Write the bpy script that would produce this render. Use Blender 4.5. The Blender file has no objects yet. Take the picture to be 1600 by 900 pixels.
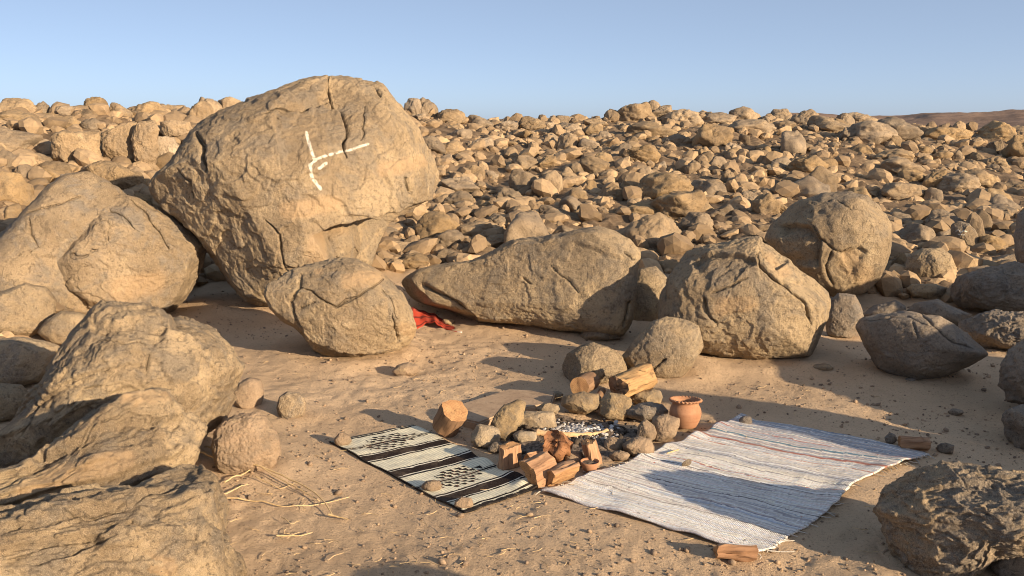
import bpy, bmesh, math, random
import numpy as np
from mathutils import Vector, Matrix

S = bpy.context.scene
COL = S.collection
rnd = random.Random(7)

# ------------------------------------------------------------------ camera
CAM_H = 2.2
FPX = 1400.0                     # focal length in pixels of a 1600 px wide picture
HORIZON = 190.0
PITCH = math.atan((450 - HORIZON) / FPX)
cam_d = bpy.data.cameras.new("camera")
cam_d.sensor_width = 36.0
cam_d.lens = FPX / 1600 * 36.0
cam_d.clip_start = 0.05
cam_d.clip_end = 8000
cam = bpy.data.objects.new("camera", cam_d)
COL.objects.link(cam)
cam.location = (0, 0, CAM_H)
cam.rotation_euler = (math.pi / 2 - PITCH, 0, 0)
S.camera = cam

# ------------------------------------------------------------------ sky and sun
SUN_EL = math.radians(16.0)
SHADOW = np.array([-0.77, 0.64])            # the way shadows fall on the ground
SHADOW = SHADOW / np.linalg.norm(SHADOW)
world = bpy.data.worlds.new("World")
S.world = world
world.use_nodes = True
wn = world.node_tree.nodes
wl = world.node_tree.links
wn.clear()
w_out = wn.new("ShaderNodeOutputWorld")
w_bg = wn.new("ShaderNodeBackground")
w_sky = wn.new("ShaderNodeTexSky")
w_sky.sky_type = 'NISHITA'
w_sky.sun_disc = False
w_sky.sun_elevation = SUN_EL
w_sky.sun_rotation = math.atan2(-SHADOW[0], -SHADOW[1])
w_sky.altitude = 300
w_sky.air_density = 0.3
w_sky.dust_density = 1.0
w_sky.ozone_density = 2.0
w_bg.inputs["Strength"].default_value = 0.15
w_wb = wn.new("ShaderNodeMix")                 # white balance of the whole sky
w_wb.data_type = 'RGBA'
w_wb.blend_type = 'MULTIPLY'
w_wb.inputs[0].default_value = 1.0
w_wb.inputs[7].default_value = (1.05, 0.88, 0.70, 1)
wl.new(w_sky.outputs[0], w_wb.inputs[6])
w_hz = wn.new("ShaderNodeMix")                 # dust haze, the same over the whole sky
w_hz.data_type = 'RGBA'
w_hz.inputs[0].default_value = 0.5
w_hz.inputs[7].default_value = (1.60, 2.00, 2.65, 1)
wl.new(w_wb.outputs[2], w_hz.inputs[6])
wl.new(w_hz.outputs[2], w_bg.inputs[0])
wl.new(w_bg.outputs[0], w_out.inputs[0])

sun_d = bpy.data.lights.new("sun", 'SUN')
sun_d.energy = 5.0
sun_d.angle = math.radians(0.5)
sun_d.color = (1.0, 0.785, 0.53)
sun = bpy.data.objects.new("sun", sun_d)
COL.objects.link(sun)
travel = Vector((SHADOW[0] * math.cos(SUN_EL), SHADOW[1] * math.cos(SUN_EL), -math.sin(SUN_EL)))
sun.rotation_euler = travel.to_track_quat('-Z', 'Y').to_euler()
sun.location = (20, -15, 12)

S.view_settings.view_transform = 'Standard'
S.view_settings.look = 'None'
S.view_settings.exposure = 0.88
S.view_settings.gamma = 1.0
S.view_settings.use_curve_mapping = False
S.render.engine = 'CYCLES'
S.cycles.filter_width = 1.0

# ------------------------------------------------------------------ numeric helpers
_rs = np.random.RandomState(3)
_perm = np.tile(_rs.permutation(256), 3)
_g = _rs.normal(size=(256, 3))
_g /= np.linalg.norm(_g, axis=1)[:, None]


def noise(p):
    """gradient noise, p (n,3) -> about -1..1"""
    i = np.floor(p).astype(np.int64)
    f = p - i
    u = f * f * f * (f * (f * 6 - 15) + 10)
    i &= 255
    out = 0
    for dx in (0, 1):
        wx = u[:, 0] if dx else 1 - u[:, 0]
        a = _perm[i[:, 0] + dx]
        for dy in (0, 1):
            wy = u[:, 1] if dy else 1 - u[:, 1]
            b = _perm[a + i[:, 1] + dy]
            for dz in (0, 1):
                wz = u[:, 2] if dz else 1 - u[:, 2]
                g = _g[_perm[b + i[:, 2] + dz]]
                d = g[:, 0] * (f[:, 0] - dx) + g[:, 1] * (f[:, 1] - dy) + g[:, 2] * (f[:, 2] - dz)
                out = out + wx * wy * wz * d
    return out * 1.5


def fbm(p, octaves=4, gain=0.5, lac=2.03):
    a, s, out = 1.0, 1.0, 0
    for k in range(octaves):
        out = out + a * noise(p * s + 17.3 * k)
        a *= gain
        s *= lac
    return out


def ridged(p, octaves=3):
    a, s, out = 1.0, 1.0, 0
    for k in range(octaves):
        out = out + a * (1 - 2 * np.abs(noise(p * s + 31.7 * k)))
        a *= 0.5
        s *= 2.1
    return out


def smooth(x, a, b):
    t = np.clip((x - a) / (b - a), 0, 1)
    return t * t * (3 - 2 * t)


def P3(x, y, z=None):
    x = np.asarray(x, float)
    return np.stack([x, np.asarray(y, float) + 0 * x, (np.zeros_like(x) if z is None else z + 0 * x)], -1)


FWD = np.array([0, math.cos(PITCH), -math.sin(PITCH)])
UPV = np.array([0, math.sin(PITCH), math.cos(PITCH)])
RGT = np.array([1.0, 0, 0])
EYE = np.array([0, 0, CAM_H])


def ray(px, py):
    return FWD + RGT * (px - 800) / FPX + UPV * (450 - py) / FPX


# ------------------------------------------------------------------ terrain height
_cx = [-600, 0, 300, 650, 1000, 1300, 1600, 2200]
_rc = [20, 20, 22, 25, 27, 29, 35, 42]
_r0 = [8.5, 9.5, 12.0, 12.6, 12.2, 11.8, 11.2, 10.5]
_yx = [-600, 0, 300, 650, 780, 880, 980, 1100, 1200, 1400, 1500, 1600, 2200]
_yc = [186, 186, 186, 184, 204, 200, 190, 192, 196, 202, 210, 213, 213]
_fx = [-4000, 700, 1150, 1186, 1192, 1262, 1300, 1400, 1440, 1500, 1600, 1900, 2400]
_fy = [189, 189, 188, 186, 178, 177, 180, 184, 179, 178, 173, 172, 180]


def base_height(x, y):
    x = np.asarray(x, float)
    y = np.asarray(y, float)
    r = np.hypot(x, y)
    az = np.abs(np.arctan2(x, y)) * 0 + np.arctan2(x, y)
    px = 800 + FPX * np.tan(np.clip(az, -0.9, 0.9))
    rc = np.interp(px, _cx, _rc)
    r0 = np.interp(px, _cx, _r0)
    zc = CAM_H - rc * (np.interp(px, _yx, _yc) - HORIZON) / FPX
    u = np.clip((r - r0) / (rc - r0), 0, 1)
    front = np.where(np.abs(az) < 1.35, 1.0, 0.0)
    z = zc * (0.75 * u + 0.25 * u * u * (3 - 2 * u)) * front
    z = z - front * (zc + 3.2) * smooth(r, rc, rc + 55)
    far = 2.2 + (HORIZON - np.interp(px, _fx, _fy)) / FPX * 330
    z = z + front * (far + 3.2) * (0.25 * smooth(r, 110, 240) + 0.75 * smooth(r, 220, 340))
    n = fbm(P3(x * 0.35, y * 0.35, 4.0), 3)
    z = z + front * n * 0.16 * smooth(u, 0.02, 0.3)
    z = z + front * smooth(r, 90, 160) * fbm(P3(x * 0.03, y * 0.03, 8.0), 5, 0.6) * 1.1
    z = z + 0.20 * np.exp(-(((x + 1.1) / 1.0) ** 2 + ((y - 10.6) / 0.65) ** 2))        # sand banked behind the long boulder
    z = z + 0.035 * noise(P3(x * 0.6, y * 0.6, 1.0))
    return z


def hz(x, y):
    return float(base_height(np.array([x]), np.array([y]))[0])


def ground(px, py, far=70.0):
    """point of the terrain seen at a place of the photograph"""
    d = ray(px, py)
    d = d / np.linalg.norm(d)
    t = np.arange(2.0, far, 0.05)
    pts = EYE + d[None, :] * t[:, None]
    below = pts[:, 2] < base_height(pts[:, 0], pts[:, 1])
    k = int(np.argmax(below)) if below.any() else -1
    if k < 0:
        return None
    return pts[k]


# ------------------------------------------------------------------ mesh helpers
_ico = {}


def ico(level):
    if level not in _ico:
        bm = bmesh.new()
        bmesh.ops.create_icosphere(bm, subdivisions=level, radius=1)
        v = np.array([tuple(q.co) for q in bm.verts])
        f = np.array([[w.index for w in q.verts] for q in bm.faces], dtype=np.int32)
        bm.free()
        _ico[level] = (v / np.linalg.norm(v, axis=1)[:, None], f)
    return _ico[level]


def mesh_from(name, v, f, mats, smooth_shade=True, attrs=None, midx=None):
    me = bpy.data.meshes.new(name)
    f = np.asarray(f, dtype=np.int32)
    k = f.shape[1]
    me.vertices.add(len(v))
    me.vertices.foreach_set("co", np.asarray(v, dtype=np.float32).ravel())
    me.loops.add(f.size)
    me.loops.foreach_set("vertex_index", f.ravel())
    me.polygons.add(len(f))
    me.polygons.foreach_set("loop_start", np.arange(0, f.size, k, dtype=np.int32))
    me.polygons.foreach_set("loop_total", np.full(len(f), k, dtype=np.int32))
    me.polygons.foreach_set("use_smooth", np.full(len(f), smooth_shade))
    if not isinstance(mats, (list, tuple)):
        mats = [mats]
    for m in mats:
        me.materials.append(m)
    if midx is not None:
        me.polygons.foreach_set("material_index", np.asarray(midx, dtype=np.int32))
    me.update(calc_edges=True)
    for an, (dom, kind, val) in (attrs or {}).items():
        a = me.attributes.new(an, kind, dom)
        if kind == 'FLOAT':
            a.data.foreach_set("value", np.asarray(val, dtype=np.float32))
        elif kind == 'FLOAT_COLOR':
            a.data.foreach_set("color", np.asarray(val, dtype=np.float32).ravel())
        elif kind == 'FLOAT_VECTOR':
            a.data.foreach_set("vector", np.asarray(val, dtype=np.float32).ravel())
    return me


def link(name, me, label=None, cat=None, group=None, kind=None, parent=None, loc=None):
    o = bpy.data.objects.new(name, me)
    COL.objects.link(o)
    if loc is not None:
        o.location = loc
    if parent is not None:
        o.parent = parent
    if label:
        o["label"] = label
    if cat:
        o["category"] = cat
    if group:
        o["group"] = group
    if kind:
        o["kind"] = kind
    return o


# ------------------------------------------------------------------ materials
class NT:
    def __init__(self, name):
        self.m = bpy.data.materials.new(name)
        self.m.use_nodes = True
        self.t = self.m.node_tree
        self.n = self.t.nodes
        self.n.clear()
        self.out = self.new("ShaderNodeOutputMaterial")
        self.b = self.new("ShaderNodeBsdfPrincipled")
        self.l(self.b.outputs[0], self.out.inputs[0])
        self.b.inputs["Roughness"].default_value = 0.95
        self.b.inputs["Specular IOR Level"].default_value = 0.15

    def new(self, t, **kw):
        q = self.n.new(t)
        for a, v in kw.items():
            setattr(q, a, v)
        return q

    def l(self, a, b):
        self.t.links.new(a, b)

    def val(self, sock, v):
        if isinstance(v, (int, float, tuple)):
            sock.default_value = v
        else:
            self.l(v, sock)

    def coord(self, which="Object", offset=True, scale=(1, 1, 1)):
        tc = self.new("ShaderNodeTexCoord")
        mp = self.new("ShaderNodeMapping")
        self.l(tc.outputs[which], mp.inputs[0])
        mp.inputs["Scale"].default_value = scale
        if offset:
            oi = self.new("ShaderNodeObjectInfo")
            mu = self.math('MULTIPLY', oi.outputs["Random"], 50.0)
            self.l(mu, mp.inputs["Location"])
        return mp.outputs[0]

    def noise(self, vec, scale, detail=4.0, rough=0.55, dist=0.0):
        q = self.new("ShaderNodeTexNoise")
        self.l(vec, q.inputs["Vector"])
        q.inputs["Scale"].default_value = scale
        q.inputs["Detail"].default_value = detail
        q.inputs["Roughness"].default_value = rough
        q.inputs["Distortion"].default_value = dist
        return q.outputs[0]

    def math(self, op, a, b=0.0, clamp=False):
        q = self.new("ShaderNodeMath", operation=op, use_clamp=clamp)
        self.val(q.inputs[0], a)
        self.val(q.inputs[1], b)
        return q.outputs[0]

    def ramp(self, fac, lo, hi):
        q = self.new("ShaderNodeMapRange", interpolation_type='SMOOTHSTEP')
        self.val(q.inputs[0], fac)
        q.inputs[1].default_value = lo
        q.inputs[2].default_value = hi
        return q.outputs[0]

    def mix(self, fac, a, b, mode='MIX'):
        q = self.new("ShaderNodeMix", data_type='RGBA', blend_type=mode)
        self.val(q.inputs[0], fac)
        for s, v in ((q.inputs[6], a), (q.inputs[7], b)):
            self.val(s, tuple(v) + (1,) if isinstance(v, tuple) and len(v) == 3 else v)
        return q.outputs[2]

    def attr(self, name):
        q = self.new("ShaderNodeAttribute", attribute_name=name)
        return q

    def bump(self, h, strength, dist, prev=None):
        q = self.new("ShaderNodeBump")
        q.inputs["Strength"].default_value = strength
        q.inputs["Distance"].default_value = dist
        self.l(h, q.inputs["Height"])
        if prev is not None:
            self.l(prev, q.inputs["Normal"])
        return q.outputs[0]

    def done(self, col, nrm=None):
        self.val(self.b.inputs["Base Color"], col + (1,) if isinstance(col, tuple) and len(col) == 3 else col)
        if nrm is not None:
            self.l(nrm, self.b.inputs["Normal"])
        return self.m


def rock_mat(name, tan=(0.375, 0.285, 0.178), dark=(0.23, 0.172, 0.11), grey=(0.195, 0.165, 0.13), grey_amt=0.65,
             pale=(0.50, 0.39, 0.245), s=1.0, grain=1.0, bump=1.0, tone=0.0):
    t = NT(name)
    v = t.coord()
    n1 = t.noise(v, 1.1 * s, 5, 0.6, 0.3)
    n2 = t.noise(v, 3.3 * s, 6, 0.65, 0.6)
    n3 = t.noise(v, 26 * s, 5, 0.7)
    sp = t.noise(v, 150 * s, 2, 0.6)
    c = t.mix(t.ramp(n1, 0.36, 0.62), dark, tan)
    c = t.mix(t.math('MULTIPLY', t.ramp(n2, 0.46, 0.62), grey_amt), c, grey)
    pv = t.noise(v, 2.1 * s, 5, 0.7, 1.0)
    c = t.mix(t.math('MULTIPLY', t.ramp(pv, 0.56, 0.74), 0.6), c, pale)
    # pocks, mineral grain
    c = t.mix(t.math('MULTIPLY', t.ramp(n3, 0.52, 0.64), 0.62 * grain), c, (0.105, 0.08, 0.06))
    c = t.mix(t.math('MULTIPLY', t.ramp(sp, 0.52, 0.72), 0.55 * grain), c, (0.075, 0.06, 0.048))
    c = t.mix(t.math('MULTIPLY', t.ramp(sp, 0.48, 0.30), 0.35 * grain), c, (0.60, 0.47, 0.33))
    # fresh break and painted marks, both given per vertex with a shape of their own
    pa = t.attr("patch").outputs["Fac"]
    pw = t.math('ADD', pa, t.math('MULTIPLY', t.math('SUBTRACT', n2, 0.5), 0.9))
    c = t.mix(t.math('MULTIPLY', t.ramp(pw, 0.38, 0.75), 0.5), c, (0.46, 0.315, 0.18))
    wa = t.attr("paint").outputs["Fac"]
    ww = t.math('ADD', wa, t.math('MULTIPLY', t.math('SUBTRACT', t.noise(v, 22, 6, 0.78), 0.5), 1.0))
    wm = t.math('MULTIPLY', t.ramp(ww, 0.34, 0.78), t.ramp(n3, 0.66, 0.48))
    c = t.mix(t.math('MULTIPLY', wm, 0.9), c, (0.70, 0.655, 0.57))
    if tone:
        oi = t.new("ShaderNodeObjectInfo")
        hs = t.new("ShaderNodeHueSaturation")
        t.l(t.math('ADD', t.math('MULTIPLY', oi.outputs["Random"], tone), 1.0 - tone * 0.55), hs.inputs["Value"])
        t.l(t.math('ADD', t.math('MULTIPLY', t.math('FRACT', t.math('MULTIPLY', oi.outputs["Random"], 7.3)), 0.35), 0.8), hs.inputs["Saturation"])
        t.l(c, hs.inputs["Color"])
        c = hs.outputs[0]
    h1 = t.noise(v, 7 * s, 8, 0.62, 0.4)
    nb = t.bump(h1, 0.22 * bump, 0.05 / s)
    # thin sheets flaked off, edges crisp
    fl = t.math('MULTIPLY', t.noise(v, 1.9 * s, 7, 0.60, 0.5), 11.0)
    fh = t.math('ADD', t.math('FLOOR', fl), t.ramp(t.math('FRACT', fl), 0.80, 1.0))
    nb = t.bump(fh, 0.45 * bump, 0.016 / s, nb)
    # joints
    vo = t.new("ShaderNodeTexVoronoi", feature='DISTANCE_TO_EDGE')
    wv = t.new("ShaderNodeVectorMath", operation='ADD')
    nz = t.new("ShaderNodeTexNoise")
    t.l(v, nz.inputs["Vector"])
    nz.inputs["Scale"].default_value = 2.2 * s
    nz.inputs["Detail"].default_value = 6
    t.l(v, wv.inputs[0])
    t.l(nz.outputs[1], wv.inputs[1])
    t.l(wv.outputs[0], vo.inputs["Vector"])
    vo.inputs["Scale"].default_value = 1.3 * s
    cr = t.ramp(vo.outputs[0], 0.0, 0.022)
    gate = t.ramp(t.noise(v, 1.4 * s, 3), 0.50, 0.58)
    cr = t.math('MAXIMUM', cr, t.math('SUBTRACT', 1.0, gate))
    nb = t.bump(cr, 0.45 * bump, 0.03 / s, nb)
    # traced fissures (distance kept per vertex)
    ck = t.math('SUBTRACT', 1.0, t.ramp(t.attr("fissure").outputs["Fac"], 0.45, 0.85))
    nb = t.bump(ck, 0.8, 0.06 / s, nb)
    nb = t.bump(t.noise(v, 34 * s, 5, 0.72), 0.85 * bump, 0.026 / s, nb)
    nb = t.bump(t.noise(v, 110 * s, 3, 0.7), 0.6 * bump, 0.008 / s, nb)
    return t.done(c, nb)


M = {}
M['rock'] = rock_mat("weathered_granite")
M['rock_grey'] = rock_mat("grey_varnished_granite", tan=(0.345, 0.262, 0.17), grey_amt=0.9, grey=(0.205, 0.175, 0.142))
M['rock_fore'] = rock_mat("flaking_granite", tan=(0.44, 0.335, 0.21), grey_amt=0.7, s=1.6, grain=1.15, bump=1.3)
M['rock_dark'] = rock_mat("dark_granite", tan=(0.33, 0.265, 0.20), dark=(0.22, 0.18, 0.14), grey=(0.225, 0.198, 0.17), grey_amt=0.9,
                          pale=(0.42, 0.335, 0.25), s=1.5, bump=1.3)
M['rock_field'] = rock_mat("hillside_granite", tan=(0.38, 0.275, 0.165), dark=(0.25, 0.18, 0.11), grey=(0.21, 0.165, 0.12), grey_amt=0.5,
                           s=1.0, grain=0.7, tone=0.42)
M['stone'] = rock_mat("hearth_stone", s=5.0, grain=0.9, tone=0.3)
M['clod'] = rock_mat("crumbly_clod", tan=(0.36, 0.26, 0.175), dark=(0.26, 0.19, 0.13), s=6.0, bump=1.5, grey_amt=0.25)


def ground_mat():
    t = NT("desert_sand")
    tc = t.new("ShaderNodeTexCoord")
    v = tc.outputs["Object"]
    n1 = t.noise(v, 0.55, 5, 0.6, 0.4)
    n2 = t.noise(v, 5.0, 6, 0.65)
    n3 = t.noise(v, 60, 5, 0.7)
    sp = t.noise(v, 190, 3, 0.65)
    c = t.mix(t.ramp(n1, 0.32, 0.68), (0.54, 0.385, 0.245), (0.65, 0.475, 0.31))
    c = t.mix(t.math('MULTIPLY', t.ramp(n2, 0.50, 0.70), 0.35), c, (0.47, 0.335, 0.215))
    c = t.mix(t.math('MULTIPLY', t.ramp(n3, 0.54, 0.66), 0.55), c, (0.19, 0.135, 0.095))
    c = t.mix(t.math('MULTIPLY', t.ramp(sp, 0.54, 0.70), 0.40), c, (0.12, 0.09, 0.07))
    c = t.mix(t.math('MULTIPLY', t.ramp(sp, 0.46, 0.30), 0.35), c, (0.60, 0.46, 0.32))
    # far land, told apart by distance from the clearing: darker stony hills
    sx = t.new("ShaderNodeVectorMath", operation='LENGTH')
    t.l(v, sx.inputs[0])
    far = t.ramp(sx.outputs["Value"], 60, 110)
    st = t.noise(v, 0.09, 8, 0.75)
    st2 = t.noise(v, 0.6, 6, 0.75)
    fc = t.mix(t.ramp(st, 0.38, 0.62), (0.17, 0.115, 0.085), (0.30, 0.20, 0.14))
    fc = t.mix(t.math('MULTIPLY', t.ramp(st2, 0.5, 0.62), 0.55), fc, (0.11, 0.08, 0.065))
    stony = t.attr("stony").outputs["Fac"]
    c = t.mix(stony, c, t.mix(t.ramp(t.noise(v, 3.5, 7, 0.75), 0.38, 0.62), (0.13, 0.09, 0.058), (0.27, 0.19, 0.118)))
    c = t.mix(far, c, fc)
    nb = t.bump(n2, 0.4, 0.025)
    nb = t.bump(t.noise(v, 32, 6, 0.72), 0.9, 0.02, nb)
    nb = t.bump(n3, 0.9, 0.016, nb)
    nb = t.bump(sp, 0.6, 0.005, nb)
    return t.done(c, nb)


M['sand'] = ground_mat()


def scatter_mat(name):
    """stones whose tone is drawn stone by stone"""
    t = NT(name)
    a = t.attr("tone")
    v = t.coord(offset=False)
    n = t.noise(v, 9, 5, 0.65)
    c = t.mix(t.math('MULTIPLY', t.ramp(n, 0.35, 0.7), 0.5), a.outputs["Color"], (0.15, 0.11, 0.08))
    nb = t.bump(t.noise(v, 22, 5, 0.7), 0.6, 0.02)
    return t.done(c, nb)


M['rubble'] = scatter_mat("loose_stones")


def wood_mat(name, a, b, dark, ring=False, s=1.0):
    t = NT(name)
    v = t.coord(scale=(1, 1, 0.07))
    vr = t.coord()
    n = t.noise(v, 60 * s, 5, 0.6, 0.3)
    n2 = t.noise(v, 14 * s, 4, 0.6, 0.5)
    c = t.mix(t.ramp(n2, 0.35, 0.65), a, b)
    c = t.mix(t.math('MULTIPLY', t.ramp(n, 0.50, 0.72), 0.75), c, dark)
    kn = t.noise(vr, 9 * s, 4, 0.6)
    c = t.mix(t.math('MULTIPLY', t.ramp(kn, 0.60, 0.74), 0.6), c, dark)
    nb = t.bump(n, 0.6, 0.006)
    if ring:
        w = t.new("ShaderNodeTexWave", wave_type='RINGS', rings_direction='Z')
        t.l(vr, w.inputs[0])
        w.inputs["Scale"].default_value = 26
        w.inputs["Distortion"].default_value = 3.5
        w.inputs["Detail"].default_value = 3
        c = t.mix(t.math('MULTIPLY', w.outputs[1], 0.35), c, dark)
        nb = t.bump(w.outputs[1], 0.25, 0.003, nb)
    t.b.inputs["Roughness"].default_value = 0.8
    return t.done(c, nb)


M['wood'] = wood_mat("split_acacia_wood", (0.29, 0.165, 0.095), (0.40, 0.245, 0.145), (0.10, 0.055, 0.035))
M['wood_end'] = wood_mat("cut_wood_end", (0.36, 0.20, 0.095), (0.43, 0.26, 0.125), (0.17, 0.085, 0.045), ring=True)
M['bark'] = wood_mat("smooth_bark", (0.19, 0.115, 0.07), (0.26, 0.16, 0.095), (0.09, 0.055, 0.035))
M['gnarl'] = wood_mat("gnarled_wood", (0.32, 0.195, 0.095), (0.42, 0.27, 0.13), (0.09, 0.055, 0.03), s=1.2)
M['knot'] = wood_mat("rusty_knot_wood", (0.20, 0.09, 0.045), (0.28, 0.14, 0.07), (0.06, 0.03, 0.018), s=1.5)
M['pale_wood'] = wood_mat("barked_pale_stick", (0.52, 0.33, 0.18), (0.58, 0.40, 0.23), (0.30, 0.17, 0.09))
M['plank'] = wood_mat("weathered_plank", (0.34, 0.24, 0.16), (0.40, 0.29, 0.195), (0.22, 0.155, 0.105), s=0.5)
M['straw'] = wood_mat("dry_palm_stalk", (0.50, 0.36, 0.19), (0.56, 0.42, 0.24), (0.33, 0.22, 0.11))


def clay_mat():
    t = NT("fired_clay")
    v = t.coord()
    n = t.noise(v, 9, 5, 0.6)
    z = t.noise(t.coord(scale=(1, 1, 12)), 4, 3, 0.5)
    c = t.mix(t.ramp(n, 0.3, 0.7), (0.31, 0.155, 0.085), (0.39, 0.21, 0.12))
    c = t.mix(t.math('MULTIPLY', t.ramp(z, 0.5, 0.7), 0.4), c, (0.28, 0.125, 0.07))
    c = t.mix(t.math('MULTIPLY', t.ramp(t.noise(v, 70, 3), 0.58, 0.7), 0.4), c, (0.18, 0.09, 0.06))
    t.b.inputs["Roughness"].default_value = 0.75
    return t.done(c, t.bump(z, 0.4, 0.004, t.bump(n, 0.3, 0.006)))


M['clay'] = clay_mat()


def cloth_mat(name, fine, rows_u, rows_v, strength, dirt=0.35):
    t = NT(name)
    a = t.attr("tint")
    uv = t.attr("weave")
    sep = t.new("ShaderNodeSeparateXYZ")
    t.l(uv.outputs["Vector"], sep.inputs[0])
    v = t.coord()
    w1 = t.math('SINE', t.math('MULTIPLY', sep.outputs[0], rows_u * 6.2832))
    w2 = t.math('SINE', t.math('MULTIPLY', sep.outputs[1], rows_v * 6.2832))
    h = t.math('MULTIPLY', t.math('ADD', w1, w2), 0.25)
    h = t.math('ADD', h, t.math('MULTIPLY', t.noise(v, fine, 5, 0.7), 1.3))
    d = t.noise(v, 6, 6, 0.7)
    c = t.mix(t.math('MULTIPLY', t.ramp(d, 0.45, 0.72), dirt), a.outputs["Color"], (0.33, 0.25, 0.18))
    c = t.mix(t.math('MULTIPLY', t.ramp(t.noise(v, fine, 4, 0.7), 0.52, 0.72), 0.35), c, (0.22, 0.18, 0.16))
    return t.done(c, t.bump(h, strength, 0.006))


M['rug_wool'] = cloth_mat("striped_wool_weave", 150, 240, 120, 0.5, 0.25)
M['rug_rag'] = cloth_mat("rag_weave", 90, 150, 110, 0.9, 0.30)
M['red_cloth'] = cloth_mat("red_cloth", 120, 60, 60, 0.5, 0.10)


def flat_mat(name, col, var=0.3, s=40, bump=0.5, d=0.01):
    t = NT(name)
    v = t.coord()
    n = t.noise(v, s, 5, 0.7)
    c = t.mix(t.ramp(n, 0.3, 0.7), tuple(q * (1 - var) for q in col), tuple(min(1, q * (1 + var)) for q in col))
    return t.done(c, t.bump(n, bump, d))


M['ash'] = flat_mat("white_ash", (0.36, 0.345, 0.33), 0.6, 45)
M['soot'] = flat_mat("sooty_ground", (0.13, 0.10, 0.078), 0.7, 45)
M['charcoal'] = flat_mat("charcoal", (0.03, 0.028, 0.027), 0.5, 60)
M['string'] = flat_mat("frayed_cotton", (0.48, 0.44, 0.38), 0.25, 80)
M['black_wool'] = flat_mat("black_wool", (0.02, 0.02, 0.02), 0.4, 80)
M['straw_stuff'] = flat_mat("straw_bits", (0.50, 0.36, 0.20), 0.35, 20)

# ------------------------------------------------------------------ ground
def flat_pt(px, py):
    d = ray(px, py)
    t = -CAM_H / d[2]
    return EYE + d * t


RAG = [flat_pt(*q) for q in ((845, 772), (1158, 655), (1452, 714), (1184, 868))]
STRIPE = [flat_pt(*q) for q in ((514, 692), (646, 667), (850, 762), (726, 804))]


def inside_soft(x, y, quad, margin=0.15):
    """1 inside the quad, fading to 0 over the margin outside"""
    c = np.mean(quad, axis=0)
    d = np.full(np.shape(x), 9.0)
    n = len(quad)
    for i in range(n):
        a, b = quad[i], quad[(i + 1) % n]
        e = np.array([b[0] - a[0], b[1] - a[1]])
        nn = np.array([-e[1], e[0]]) / np.hypot(*e)
        if (c[0] - a[0]) * nn[0] + (c[1] - a[1]) * nn[1] < 0:
            nn = -nn
        d = np.minimum(d, (x - a[0]) * nn[0] + (y - a[1]) * nn[1])
    return smooth(d, -margin, 0.0)


BANKS = [(flat_pt(535, 548), 0.62, 0.05), (flat_pt(1160, 545), 0.85, 0.06), (flat_pt(930, 588), 0.27, 0.035), (flat_pt(1040, 580), 0.33, 0.04),
         (flat_pt(385, 728), 0.27, 0.035), (flat_pt(1430, 588), 0.42, 0.05), (flat_pt(470, 462), 1.2, 0.08), (flat_pt(790, 500), 0.6, 0.05), (flat_pt(920, 510), 0.6, 0.05),
         (flat_pt(388, 630), 0.16, 0.025), (flat_pt(455, 648), 0.13, 0.025)]


def ground_height(x, y):
    z = base_height(x, y)
    for c, rad, hh in BANKS:                       # sand drifted against the boulders' feet
        z = z + hh * np.exp(-(np.clip(np.hypot(x - c[0], y - c[1]) - rad, 0, None) / 0.16) ** 2)
    r = np.hypot(x, y)
    near = 1 - smooth(r, 16, 26)
    keep = 1 - 0.9 * np.maximum(inside_soft(x, y, RAG), inside_soft(x, y, STRIPE))
    # trodden sand: hollows and footmarks, ripples, crumbs
    tr = fbm(P3(x * 2.3, y * 2.3, 2.0), 3)
    ft = ridged(P3(x * 4.5, y * 4.5, 5.0), 2)
    cr = fbm(P3(x * 14, y * 14, 9.0), 3, 0.6)
    rough = 0.55 + 0.45 * smooth(fbm(P3(x * 0.5, y * 0.5, 12.0), 2), -0.2, 0.4)
    z = z + near * keep * rough * (0.022 * tr - 0.008 * ft + 0.011 * cr)
    return z


def build_ground():
    rings = np.concatenate([np.linspace(0.02, 3.0, 30)[:-1], np.linspace(3.0, 10.5, 220)[:-1], np.linspace(10.5, 16, 60)[:-1],
                            np.linspace(16, 60, 90)[:-1], np.geomspace(60, 360, 60)[:-1], np.geomspace(360, 6000, 14)])
    dense = np.linspace(-37, 37, 340)
    wide = np.concatenate([dense, np.linspace(37, 323, 60)[1:-1]])
    a = np.radians(wide)
    A, Rr = np.meshgrid(a, rings)
    x = (Rr * np.sin(A)).ravel()
    y = (Rr * np.cos(A)).ravel()
    z = ground_height(x, y)
    na, nr = len(a), len(rings)
    i = np.arange(nr - 1)[:, None] * na
    j = np.arange(na)[None, :]
    j2 = (j + 1) % na
    f = np.stack([i + j, i + j2, i + na + j2, i + na + j], -1).reshape(-1, 4)[:, ::-1]
    v = np.stack([x, y, z], 1)
    v = np.vstack([v, [[0, 0, hz(0, 0.1)]]])
    r = np.hypot(v[:, 0], v[:, 1])
    pxs = 800 + FPX * np.tan(np.clip(np.arctan2(v[:, 0], v[:, 1]), -0.9, 0.9))
    st = smooth(r - np.interp(pxs, _cx, _r0), -0.3, 1.2)
    v[:, 2] += st * (1 - smooth(r, 45, 60)) * 0.10 * ridged(P3(v[:, 0] * 2.2, v[:, 1] * 2.2, 6.0), 2)
    me = mesh_from("ground", v, f, M['sand'], attrs={'stony': ('POINT', 'FLOAT', st)})
    link("ground", me, "trodden tan desert sand between the boulders", "ground", kind="structure")


build_ground()


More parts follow.
